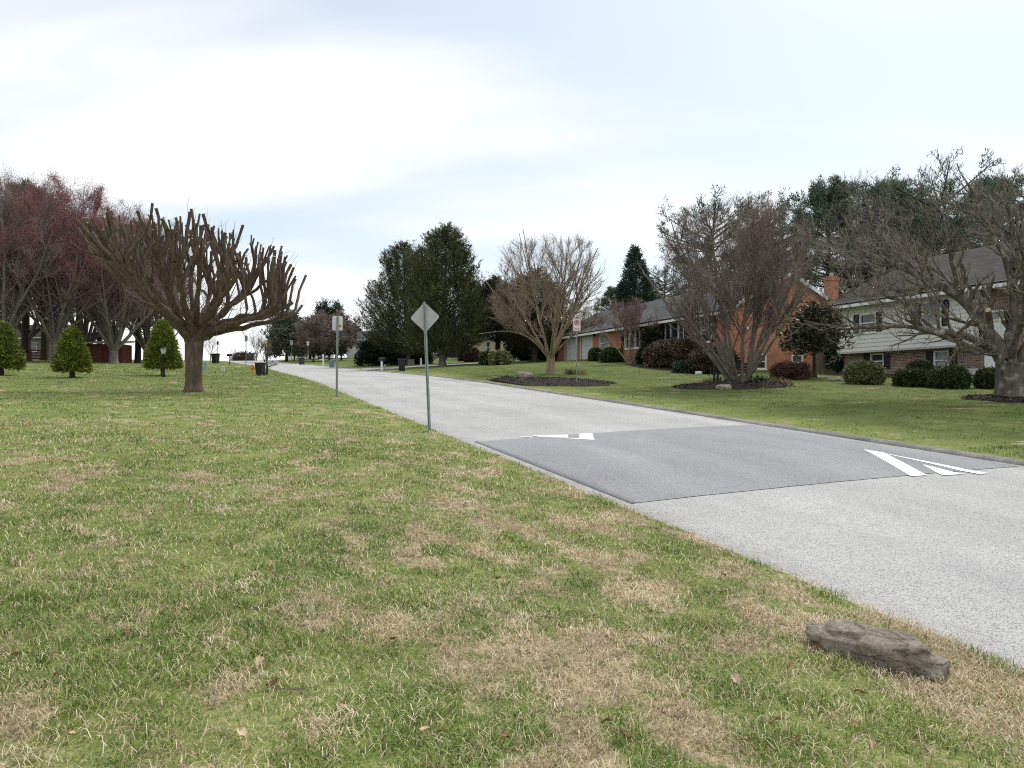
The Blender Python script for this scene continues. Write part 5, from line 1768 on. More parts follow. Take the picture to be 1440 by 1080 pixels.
for i in range(22):
    m = MB(); hh = 1.65 + .04 * math.sin(i * 2.3)
    m.prism([(i * .155, -.2), (i * .155 + .13, -.2), (i * .155 + .13, hh - .1), (i * .155 + .065, hh), (i * .155, hh - .1)], 0, .02, lambda a, b, q: (a, -q, b)); m.build('picket', MAT['weathered_wood'], f)
for zz in (.35, 1.3):
    m = MB(); m.box(0, 3.4, .003, .05, zz, zz + .09); m.build('rail', MAT['weathered_wood'], f)

# ---- clipped shrubs
SH = 'clipped shrubs along the split level house'
for px, py, w, h, lm, lab, n, grp in (
        (1223, 541, 55, 33, 'leaf_box_pale', 'pale yellow green clipped shrub, biggest of the row before the split level house', 1500, SH),
        (1300, 531, 36, 23, 'leaf_box', 'small green shrub tucked behind two others under the lower window', 1000, SH),
        (1288, 544, 47, 24.5, 'leaf_box', 'low dark clipped shrub beside the pale yellow green one', 1300, SH),
        (1344, 547, 55, 30.5, 'leaf_box', 'wide dark clipped shrub in front of the brown brick', 1500, SH),
        (1397, 547, 34, 28, 'leaf_box', 'dark clipped shrub half behind the trunk of the old spreading tree', 1200, SH)):
    x, y, z = hit(px, py); k = y / FPX
    bushball('clipped_shrub', lab, 'shrub', (x, y + w * k * .3, z - .03), w * k / 2 * .86, w * k / 2 * .8, h * k * .95, lm, int(px), n, 9, .075, .020, group=grp, lump=.09)
RB = 'round shrubs before the brick rancher'
for px, py, w, h, lm, lab in (
        (838, 505, 17, 15, 'leaf_box', 'round shrub beside the white garage door'),
        (860, 505, 30, 17, 'leaf_box', 'widest round shrub under the rancher window near the garage'),
        (859.5, 509, 16, 17, 'leaf_holly', 'darkest ball shrub, standing in front of the widest one'),
        (906.5, 509, 17, 19, 'leaf_holly', 'black green ball shrub between the small crape myrtle and the red hedge')):
    x, y, z = hit(px, py, 27.0 - w * .022); k = y / FPX
    bushball('round_shrub', lab, 'shrub', (x, y, z - .03), w * k / 2, w * k / 2, h * k, lm, int(px * 2), 800, 9, .12, .035, group=RB, lump=.07)
x, y, z = at_v(917, 27.0); k = y / FPX
bushball('holly_shrub', 'upright dark holly against the rancher wall beside the red hedge', 'shrub', (x, y, z), 11 * k, .85, 45 * k, 'leaf_holly', 131, 900, 9, .16, .05, lump=.25)
x, y, z = at_v(951, 26.0); k = y / FPX
bushball('hedge', 'big dark red and brown hedge under the rancher window', 'hedge', (x, y, z - .05), 52 * k, 1.3, 37 * k, 'leaf_hedge', 133, 3000, 9, .14, .035, lump=.16, rz=RZ_HOUSE)
x, y, z = at_v(1003, 25.6); k = y / FPX
bushball('hedge', 'second brown hedge lower down behind the many stemmed tree', 'hedge', (x, y, z - .05), 30 * k, 1.2, 34 * k, 'leaf_hedge', 135, 1800, 9, .13, .03, lump=.2, rz=RZ_HOUSE)
x, y, z = hit(963, 516, 24.2); k = y / FPX
bushball('juniper_shrub', 'low blue green juniper at the foot of the red hedge', 'shrub', (x, y, z), 14 * k, 11 * k, 13 * k, 'leaf_juniper', 137, 700, 8, .12, .03, lump=.25)
stone_mesh('rock', 'white rock beside the blue green juniper', 'rock', hit(982, 516, 24.2)[:3], (.20, .14, .17), 5, 'white_trim', sub=3)
x, y, z = hit(1117, 534, 30); k = y / FPX
bushball('barberry_shrub', 'red brown twiggy shrub under the gable windows of the rancher', 'shrub', (x, y + .5, z), 24 * k, 20 * k, 20 * k, 'leaf_barberry', 139, 1100, 9, .11, .012, lump=.2, core=.7)
for px, py, w, h, lm, lab in ((687, 513, 20, 13, 'leaf_box', 'low green shrub before the beige house'), (703, 513, 24, 14, 'leaf_box_pale', 'paler low shrub before the beige house'), (664, 509, 17, 15, 'leaf_barberry', 'small red shrub before the white garage across the road')):
    x, y, z = hit(px, py); k = y / FPX
    bushball('low_shrub', lab, 'shrub', (x, y, z), w * k / 2, w * k / 2, h * k, lm, int(px), 500, 8, .2, .06, lump=.15)

# ---- bench, stones and plants around the trees
x, y, z = hit(1036, 541); y += .55; z = gz(x, y)
b = thing('garden_bench', 'dark green slatted garden bench behind the trunk of the many stemmed tree', 'bench', (x, y, z), RAD(4))
for sx in (-.68, .68):
    m = MB(); m.box(sx - .035, sx + .035, -.22, -.15, -.05, .44); m.build('leg', MAT['bench_green'], b)
    m = MB(); m.box(sx - .035, sx + .035, .20, .27, -.05, .86); m.build('leg', MAT['bench_green'], b)
m = MB()
for i in range(4): m.box(-.72, .72, -.24 + i * .115, -.24 + i * .115 + .095, .44, .47)
m.build('seat', MAT['bench_green'], b)
m = MB()
for i in range(3): m.box(-.645, .645, .205, .235, .52 + i * .12, .52 + i * .12 + .09)
m.build('backrest', MAT['bench_green'], b)
x, y, z = hit(1018, 548); stone_mesh('rock', 'grey rock in the mulch in front of the bench tree', 'rock', (x, y, z + .05), (.27, .2, .14), 9, 'pale_rock', sub=4)
x, y, z = hit(738, 531); stone_mesh('rock', 'broad pale rock in the mulch bed of the crape myrtle', 'rock', (x, y, z + .08), (.46, .3, .22), 12, 'pale_rock', sub=4)
for i, (px, py, lm, L_, lab) in enumerate(((997, 541, 'leaf_straw', .3, 'dry tan plant clump at the edge of the bench tree bed'), (1012, 541, 'leaf_perennial', .34, 'blue green leafy plant before the bench'), (1052, 541, 'leaf_perennial', .34, 'blue green plant close beside the many stemmed trunk'),
                                            (1070, 541, 'leaf_perennial', .42, 'grassy blue green clump toward the gable windows'), (1092, 540, 'leaf_straw', .3, 'yellow green plant at the far edge of the bench tree bed'), (1103, 541, 'leaf_straw', .24, 'low yellow plant by the red brown shrub'),
                                            (802, 527, 'leaf_perennial', .35, 'spiky plant beside the crape myrtle trunk'), (815, 527, 'leaf_straw', .32, 'dry spiky plant near the parking sign'), (712, 533, 'leaf_perennial', .2, 'small green plant at the road end of the crape myrtle bed'),
                                            (1318, 533, 'leaf_straw', .4, 'yellow green plant between the clipped shrubs'))):
    x, y, z = hit(px, py)
    tuft_plant('perennial_plant', lab, 'plant', (x, y, z), 90, L_, .022, lm, 200 + i, .13, .5, 'plants in the mulch beds')
x, y, z = hit(1181, 536)
for i in range(4):
    stone_mesh('edging_stone', 'flat pinkish stone edging the bed by the split level house corner', 'stone', (x + .32 * (i % 2) - .2, y + .35 * (i // 2), z + .05), (.26, .16, .09), 20 + i, 'pale_rock', rz=i * .8, sub=3, group='edging stones by the house corner')

# ---- the boulder
x, y, z = hit(1228, 926)
boulder('long flat weathered grey boulder lying in the grass by the road', (x, y, z + .002), RAD(-27), 8).scale = (.92, .92, .95)

# ---- signs
x, y, z = hit(604, 608); k = y / FPX
s, o, c = sign('grey back of a diamond road sign on a leaning post at the lawn edge', (x, y, z), 183 * k, 'diamond', .435 * y / 15.5, .435, RAD(-6), RAD(-2.4), 0)
x, y, z = hit(473.5, 558); k = y / FPX
s, o, c = sign('back of a rectangular road sign with a cream sticker near the lawn edge', (x, y, z), 113 * k, 'rect', 14.2 * k, 20.5 * k, RAD(10), RAD(.6), 0, mat='sign_pale', post='galvanised', pw=.07)
w_ = 14.2 * k; h_ = 20.5 * k
m = MB(); m.prism([(a + w_ * .25, b) for a, b in rounded(w_ * .44, h_ * .92, .03)], .0145, .0165, lambda a, b, q: (a, q, b + c)); st = m.build('sticker', MAT['sticker'], s)
m = MB(); m.lathe([(.045, .0115), (.045, .014)], 14, (w_ * .25, 0, c - h_ * .2), 'y'); m.build('sticker_mark', MAT['sticker_dot'], st)
# no parking
x, y, z = hit(811, 541); k = y / FPX
h_ = 92 * k; w_ = 10.5 * k; hh = 17.5 * k
s = thing('parking_sign', 'white no parking sign with a red ring beside the crape myrtle bed', 'sign', (x, y, z), RAD(3))
m = MB(); uchannel(m, h_, .055, .028); m.build('post', MAT['galvanised'], s)
c = h_ - hh / 2 + .02
m = MB(); m.prism(rounded(w_, hh, .035), -.036, -.032, lambda a, b, q: (a, q, b + c)); pl = m.build('plate', MAT['sign_white'], s)


def on_plate(name, poly, mat, y0=-.0385, y1=-.0365, quads=None):
    m = MB()
    if quads:
        for q in quads: m.prism(q, y0, y1, lambda a, b, k_: (a, k_, b + c))
    else: m.prism(poly, y0, y1, lambda a, b, k_: (a, k_, b + c))
    return m.build(name, MAT[mat], pl)


zc = hh * .17; R1 = w_ * .36; R2 = w_ * .27
ring = []
for i in range(24):
    a0, a1 = 2 * pi * i / 24, 2 * pi * (i + 1) / 24
    ring.append([(R2 * cos(a0), zc + R2 * sin(a0)), (R1 * cos(a0), zc + R1 * sin(a0)), (R1 * cos(a1), zc + R1 * sin(a1)), (R2 * cos(a1), zc + R2 * sin(a1))])
d_ = R2 * .74
ring.append([(-d_ - .012, zc + d_ - .012), (-d_ + .012, zc + d_ + .012), (d_ + .012, zc - d_ + .012), (d_ - .012, zc - d_ - .012)])
on_plate('ring', None, 'sign_red', -.0405, -.039, ring)
P_ = [[(-.05, zc - .09), (-.018, zc - .09), (-.018, zc + .09), (-.05, zc + .09)], [(-.018, zc + .058), (.05, zc + .058), (.05, zc + .09), (-.018, zc + .09)], [(-.018, zc - .02), (.05, zc - .02), (.05, zc + .012), (-.018, zc + .012)], [(.03, zc + .012), (.062, zc + .012), (.062, zc + .058), (.03, zc + .058)]]
on_plate('letter', None, 'sign_black', -.0385, -.0365, P_)
aw = w_ * .34; az_ = -hh * .33
on_plate('arrow', None, 'sign_red', -.0385, -.0365, [[(-aw * .6, az_ - .016), (aw * .6, az_ - .016), (aw * .6, az_ + .016), (-aw * .6, az_ + .016)], [(-aw, az_), (-aw * .6, az_ - .045), (-aw * .6, az_ + .045)], [(aw, az_), (aw * .6, az_ + .045), (aw * .6, az_ - .045)]])
bd = []
for a0, a1, b0, b1 in ((-w_ * .45, w_ * .45, hh * .455, hh * .468), (-w_ * .45, w_ * .45, -hh * .468, -hh * .455), (-w_ * .45, -w_ * .428, -hh * .455, hh * .455), (w_ * .428, w_ * .45, -hh * .455, hh * .455)):
    bd.append([(a0, b0), (a1, b0), (a1, b1), (a0, b1)])
on_plate('border', None, 'sign_red', -.0385, -.0365, bd)
# small far signs
for px, py, top, w, h, lab, mt_ in ((346, 519, 472, 4.2, 8.5, 'far narrow dark backed sign on the lawn side, before the bare tree', 'galvanised'), (306, 502, 480, 3, 5, 'tiny dark sign at the road crest', 'black_metal'),
                                    (410, 501, 479, 3.2, 6, 'small pale sign before the round topped pine up the road', 'sign_white'), (433, 503, 480, 3.4, 6, 'small pale sign before the reddish thicket up the road', 'sign_white')):
    Y_ = {346: 72, 306: 135, 410: 118, 433: 108}[px]
    x, y, z = at(px, Y_); k = y / FPX
    sign(lab, (x, y, z), CZ + (HORY - top) * k - z, 'rect', w * k, h * k, 0, 0, 0, 'small signs up the road', mat=mt_, post='galvanised', pw=.07)

# ---- bins
for px, py, Y_, hpx, mt_, lab, lid in ((366, 528, None, 19, 'bin_black', 'black bin with a grey lid beside the scroll mailbox', 'sign_back'), (303, 511, 112, 14, 'bin_black', 'black bin by the far mailbox near the crest', None),
                                       (565, 522, None, 17.5, 'bin_black', 'black bin standing by the road under the rounder cedar', None), (424, 513, None, 10.5, 'bin_navy', 'dark blue bin on the grass up the road', None),
                                       (466, 517, None, 10.5, 'bin_teal', 'blue green bin beside the white mailbox post', None), (396, 505.5, None, 9, 'bin_black', 'tiny black bin near the crest below the round topped pine', None)):
    x, y, z = hit(px, py) if Y_ is None else at(px, Y_)
    k = y / FPX
    wheelie_bin(lab, (x, y, z), mt_, .58 * hpx * k, .62 * hpx * k, hpx * k, RAD(random.uniform(-30, 30)), lidm=lid)

# ---- mailboxes
x, y, z = hit(375.5, 527); k = y / FPX
mb_ = thing('mailbox', 'grey green mailbox on a dark post with a scroll bracket beside the black bin', 'mailbox', (x, y, z), RAD(-6))
m = MB(); m.tube([(0, 0, -.2), (0, 0, 28 * k)], .055, 10); m.lathe([(.06, 28 * k), (.07, 28 * k + .04), (.02, 28 * k + .12)], 10); m.build('post', MAT['black_metal'], mb_)
m = MB(); m.tube([(.03, 0, 8.5 * k), (.20, 0, 7.8 * k), (.27, 0, 10 * k), (.18, 0, 11.5 * k), (.10, 0, 10.5 * k)], .02, 6); m.tube([(.02, 0, 10 * k), (.2, 0, 12.8 * k), (.62, 0, 14 * k)], .024, 6); m.build('bracket', MAT['black_metal'], mb_)
mailbox_part(mb_, 14.4 * k, 'mail_metal', 13.5 * k, .24, 6.5 * k, ax=9.0 * k)
x, y, z = at(323, 95); k = y / FPX
mb_ = thing('mailbox', 'small black mailbox on a dark post near the road crest', 'mailbox', (x, y, z), RAD(-10))
m = MB(); m.tube([(0, 0, -.2), (0, 0, 1.05)], .05, 8); m.build('post', MAT['black_metal'], mb_); mailbox_part(mb_, 1.06, 'black_metal', .6, .24, .32)
x, y, z = hit(454.5, 515); k = y / FPX
mb_ = thing('mailbox', 'black mailbox hung on a white timber post up the road', 'mailbox', (x, y, z), RAD(-15))
m = MB(); m.box(-.065, .065, -.065, .065, -.2, 17 * k); m.box(-.42, -.066, -.05, .05, 9 * k, 9 * k + .10); m.build('post', MAT['post_white'], mb_); mailbox_part(mb_, 9 * k + .11, 'black_metal', .5, .22, .28, ax=-.36)
x, y, z = hit(537, 521); k = y / FPX
mb_ = thing('mailbox', 'white post with a black mailbox by the road under the cedar', 'mailbox', (x, y, z), RAD(-15))
m = MB(); m.box(-.065, .065, -.065, .065, -.2, 13.5 * k); m.build('post', MAT['post_white'], mb_); mailbox_part(mb_, 13.6 * k, 'black_metal', .5, .22, .26, ax=.02)
x, y, z = hit(414, 508); k = y / FPX
mb_ = thing('mailbox', 'mailbox on a red brown timber post far up the road', 'mailbox', (x, y, z), RAD(-15))
m = MB(); m.box(-.09, .09, -.09, .09, -.2, 1.15); m.build('post', MAT['wood_post'], mb_); mailbox_part(mb_, 1.16, 'black_metal', .55, .24, .3, ax=-.2)
for px, py, hpx, mt_, lab in ((541.5, 519, 6.5, 'pale_rock', 'short pale marker post beside the white mailbox post'), (592, 514, 10, 'post_white', 'pale post at the driveway between the two cedars'), (511, 499, 8, 'sign_white', 'small white board on the lawn below the white house')):
    x, y, z = hit(px, py); k = y / FPX
    o = MB().frustum(.17, .17, -.1, .15, .15, hpx * k - .06).frustum(.19, .19, hpx * k - .06, .06, .06, hpx * k).build('marker_post', MAT[mt_]); o.location = (x, y, z); tag(o, lab, 'post')
x, y, z = hit(578, 513); k = y / FPX
o = MB().box(-4.2 * k, 4.2 * k, -.25, .25, -.1, 7 * k).box(-4.4 * k, 4.4 * k, -.28, .28, 7 * k, 7.8 * k).build('utility_box', MAT['pale_rock']); o.location = (x, y, z); tag(o, 'grey utility box between the cedars', 'utility box')

# ---- hydrant
x, y, z = hit(355, 524.5); k = y / FPX
h = thing('fire_hydrant', 'orange fire hydrant by the road behind the black bin', 'hydrant', (x, y, z), RAD(10))
q = 13.5 * k / .82
m = MB(); m.lathe([(.17, -.05), (.17, .03), (.115, .05), (.115, .50), (.15, .52), (.15, .56), (.12, .60)], 16); m.build('barrel', MAT['hydrant'], h, True)
m = MB(); m.lathe([(.125, .602), (.11, .68), (.06, .74), (.035, .75), (.035, .82)], 16); m.build('bonnet', MAT['hydrant_cap'], h, True)
for a, (ax_, s1) in enumerate((('x', 1), ('x', -1), ('y', -1))):
    m = MB(); m.lathe([(.055, s1 * .11), (.055, s1 * .17), (.075, s1 * .172), (.075, s1 * .21), (.02, s1 * .22)], 12, (0, 0, .42), ax_); m.build('outlet', MAT['hydrant_cap'], h, True)
h.scale = (q, q, q)

# ---- lamp post
x, y, z = hit(229.5, 530.5); k = y / FPX; hl = 43 * k
lp = thing('lamp_post', 'black garden lamp post in front of a dwarf spruce', 'lamp post', (x, y, z))
m = MB(); m.lathe([(.075, -.1), (.075, .18), (.05, .22), (.038, .3), (.034, hl - .40), (.06, hl - .38), (.06, hl - .35)], 12); m.build('pole', MAT['black_metal'], lp, True)
m = MB(); m.frustum(.13, .13, hl - .345, .21, .21, hl - .10); m.build('lantern_glass', MAT['lamp_glass'], lp)
m = MB(); m.frustum(.25, .25, hl - .098, .06, .06, hl - .01); m.lathe([(.02, hl - .01), (.025, hl + .03), (.005, hl + .06)], 8)
for sx in (-1, 1):
    for sy in (-1, 1): m.tube([(sx * .068, sy * .068, hl - .348), (sx * .108, sy * .108, hl - .10)], .009, 5)
m.build('lantern_cap', MAT['black_metal'], lp)
m = MB(); m.tube([(-.16, 0, hl - .46), (.16, 0, hl - .46)], .012, 6); m.build('ladder_bar', MAT['black_metal'], lp)

# ---- utility pedestals
for px, py, w, h_, mt_, lab in ((288.5, 522.5, 5.2, 14, 'pedestal', 'tall grey green utility pedestal on the lawn behind the pollarded trunk'), (313.5, 522, 4.6, 6.5, 'pedestal_grey', 'short pale utility pedestal near the road')):
    x, y, z = hit(px, py); k = y / FPX
    p = thing('utility_pedestal', lab, 'utility box', (x, y, z), .2)
    m = MB(); m.box(-w * k / 2, w * k / 2, -w * k * .4, w * k * .4, -.1, h_ * k * .86); m.build('cabinet', MAT[mt_], p, bevel=.01)
    m = MB(); m.frustum(w * k * 1.12, w * k * .9, h_ * k * .862, w * k * .8, w * k * .6, h_ * k); m.build('cap', MAT[mt_], p, bevel=.01)

# ---- houses and things further up the road
x, y, z = at_v(655, 30); ua, va = uv(x, y)
x0, y0 = xy(86, 31); zz = gz(x0, y0)
simple_house('beige_house', 'low beige house with a white garage behind the taller cedar', x0, y0, zz + .1, RZ_HOUSE, 19, 8.5, 3, 2.9, 4.9, 'siding_beige', 'shingle_grey', wins=[(-4.6, -3.2, .9, 2.3)], garages=[(-15.5, -10.6, .05, 2.3)])
x0, y0, zz = at(537, 140); zz = CZ + 6.6
simple_house('white_house', 'small white house beside the rounder cedar up the road', x0, y0, zz + .3, RAD(-22), 7.5, 8, 3, 2.9, 4.6, 'siding_white', 'shingle_grey', wins=[(-7.0, -6.3, 1.1, 2.4), (-5.6, -4.9, 1.1, 2.4), (-3, -1.4, .9, 2.2)])
x0, y0, zz = at(470, 178)
simple_house('far_white_house', 'far white house glimpsed behind the thicket up the road', x0 - 9, y0 + 4, zz + .2, RAD(-55), 10, 8, 3, 2.8, 4.6, 'siding_white', 'shingle_brown', wins=[(-8, -7, .9, 2.1), (-4, -3, .9, 2.1)])


def car(label, loc, rz):
    c = thing('parked_car', label, 'car', loc, rz)
    m = MB(); m.prism([(-2.2, .35), (2.15, .35), (2.2, .62), (2.1, .80), (1.1, .92), (-1.9, .95), (-2.2, .80)], -.86, .86, lambda a, b, k: (a, k, b)); m.build('body', MAT['car_paint'], c, bevel=.06)
    m = MB()
    m.prism([(-1.75, .952), (.95, .93), (.25, 1.42), (-1.15, 1.44)], -.72, .72, lambda a, b, k: (a, k, b)); m.build('cabin', MAT['glass_dark'], c, bevel=.05)
    m = MB(); m.prism([(-1.12, 1.442), (.22, 1.422), (.1, 1.47), (-1.0, 1.48)], -.68, .68, lambda a, b, k: (a, k, b)); m.build('roof', MAT['car_paint'], c, bevel=.02)
    for a in (-1.35, 1.35):
        for s_ in (-1, 1):
            m = MB(); m.lathe([(.18, -.1), (.32, -.1), (.33, 0), (.32, .1), (.18, .1)], 18, (a, s_ * .80, .33), 'y'); wh = m.build('wheel', MAT['rubber'], c, True)
            m = MB(); m.lathe([(.175, -.105), (.05, -.11), (.05, .11), (.175, .105)], 14, (a, s_ * .80, .33), 'y'); m.build('rim', MAT['galvanised'], wh)


x, y, z = at_v(638, 30.0); x, y = xy(90, 26.5); x, y, z = at(638, 96)
car('black car parked by the white garage behind the taller cedar', (x, y, z), RAD(20))

# driveway at the break in the kerb
us = np.linspace(-.5, 1, 2)
vs = np.linspace(ER - .1, 29, 40); V_ = []
for v in vs:
    fl = .8 * math.exp(-(v - ER) / .8)
    for w in (-2.0 - fl, -.8, .8, 2.0 + fl):
        u = 63 + w + (v - ER) * .55; X, Y = xy(u, v); V_.append((X, Y, (float(roadz(63 + w, v)) + .035 if v < ER + .05 else gz(X, Y) + .02)))
idx = np.arange(len(V_)).reshape(40, 4)
F_ = np.stack([idx[:-1, :-1], idx[:-1, 1:], idx[1:, 1:], idx[1:, :-1]], -1).reshape(-1, 4)
tag(np_mesh('driveway', V_, F_, MAT['road'], smooth=True), kind='structure')

# ---- trees up the road
x, y, z = at(403, 128); k = y / FPX
r = tree_root('pine_tree', 'round topped dark pine by the road near the crest', 'tree', (x, y, z))
conifer(r, 151, CZ + (HORY - 440) * k - z, lambda t: 3.3 * np.interp(t, [0, .2, .6, .9, 1], [.9, 1, .85, .5, .1]), 1.2, 1000, 'leaf_pine', 'bark_dark', .25, 14, .6, .09, .3, .8, .4, .7, .6, .40, .3, 30, .05)
for px, Y_, top, w, lab, sd in ((455, 142, 423, 2.8, 'pointed spruce above the reddish thicket', 1), (473, 146, 424, 2.7, 'narrow spruce beside the rectangular sign, above the thicket', 2), (436, 150, 447, 2.6, 'lower spruce behind the thicket up the road', 3), (497, 160, 455, 3.0, 'dark spruce behind the small white house', 4)):
    x, y, z = at(px, Y_); k = y / FPX
    r = tree_root('spruce_tree', lab, 'tree', (x, y, z), 'spruces up the road')
    conifer(r, 160 + sd, CZ + (HORY - top) * k - z, lambda t, w=w: w * np.interp(t, [0, .2, .6, 1], [1, .95, .55, .04]), 1.0, 700, 'leaf_spruce_dark', 'bark_dark', .25, 12, .7, .09, .28, .95, .2, .5, .6, .4, .3, 0)
x, y, z = at(441, 118)
tA = tree_root('thicket_tree', 'twiggy grey brown tree of the thicket behind the pale signs', 'tree', (x, y, z), 'thicket trees up the road')
maple(tA, 171, 7.5, 3.6, 'bark_dark', 'twig_grey', 'bud_brown', .16, .10, 9, (9, 8, 6), 2, .15, .014, buds=(.18, .22, .04))
for px, Y_, sc, rz, lab in ((463, 122, 1.12, 1, 'reddish twiggy tree of the thicket below the spruces'), (480, 126, .95, 2, 'twiggy tree of the thicket next to the white house'), (424, 130, .85, 3, 'low twiggy tree of the thicket near the round topped pine')):
    x, y, z = at(px, Y_); place(tA, lab, x, y, z, sc, rz, 'thicket trees up the road')
for px, Y_, top, rz, lab in ((361, 168, 459, 1, 'small bare tree standing against the sky at the crest'), (296, 150, 466, 2, 'thin bare tree at the crest beside the pollarded trunk'), (380, 172, 474, 4, 'low bare tree at the crest behind the scroll mailbox'), (330, 180, 489, 5, 'low far bare tree beyond the crest'), (548, 150, 430, 2, 'bare tree behind the rounder cedar')):
    x, y, z = at(px, Y_); k = y / FPX; place(bA, lab, x, y, z, (CZ + (HORY - top) * k - z) / 26, rz, 'bare trees')
x, y, z = at(372, 62)
r = tree_root('ornamental_tree', 'small bare tree with a few orange leaves behind the scroll mailbox', 'tree', (x, y, z))
maple(r, 181, 2.6, 1.1, 'bark_dark', 'twig_grey', None, .05, .3, 5, (6, 5, 4), 0, .3, .008)
rng = np.random.default_rng(4); C = rng.normal(size=(26, 3)) * np.array([.25, .25, .2]) + np.array([0, 0, 2.1])
V, F, rr = sprays(rng, C, norm(rng.normal(size=(26, 3))), 4, .08, .12, .05); mm = Mesher(); mm.add(V, F, rr); mm.build('leaves', MAT['leaf_orange'], r)
x, y, z = at(343, 176); bushball('far_shrub', 'low grey bush just beyond the road crest', 'shrub', (x, y, z), 2.6, 2.0, 2.4, 'leaf_hedge', 191, 500, 8, .3, .07, lump=.3)

# ================================================================== grass, litter
def blades(seed, P, Hh, Wd, lean, rnd, fall=0.):
    """bent blades at points P"""
    rng = np.random.default_rng(seed)
    M = len(P)
    az = rng.random(M) * 6.283
    d = np.stack([np.cos(az), np.sin(az), np.zeros(M)], 1)
    s = np.stack([-np.sin(az), np.cos(az), np.zeros(M)], 1)
    tw = rng.random(M)[:, None] * 1.2 - .6
    s = norm(s + d * tw)
    up = np.array([0, 0, 1.])
    l1 = lean[:, None]
    H = Hh[:, None]; W = Wd[:, None]
    t1 = norm(up * np.cos(l1 * .6) + d * np.sin(l1 * .6)); t2 = norm(up * np.cos(l1 * 1.35) + d * np.sin(l1 * 1.35))
    A = P; B = P + t1 * H * .5; C = B + t2 * H * .5
    V = np.stack([A - s * W, A + s * W, B - s * W * .8, B + s * W * .8, C - s * W * .12, C + s * W * .12], 1).reshape(-1, 3)
    b = np.arange(M)[:, None] * 6
    F = np.stack([b + np.array([0, 1, 3, 2]), b + np.array([2, 3, 5, 4])], 1).reshape(-1, 4)
    return V, F, np.repeat(rnd, 6)


def scatter(rng, n, Y0, Y1, r0, r1):
    """points over the lawn between two distances"""
    Y = np.sqrt(Y0 ** 2 + (Y1 ** 2 - Y0 ** 2) * rng.random(n))
    q = rng.random(n)
    X = (r0 * Y - 3.2) * (1 - q) + (r1 * Y + 2.2) * q
    return X, Y


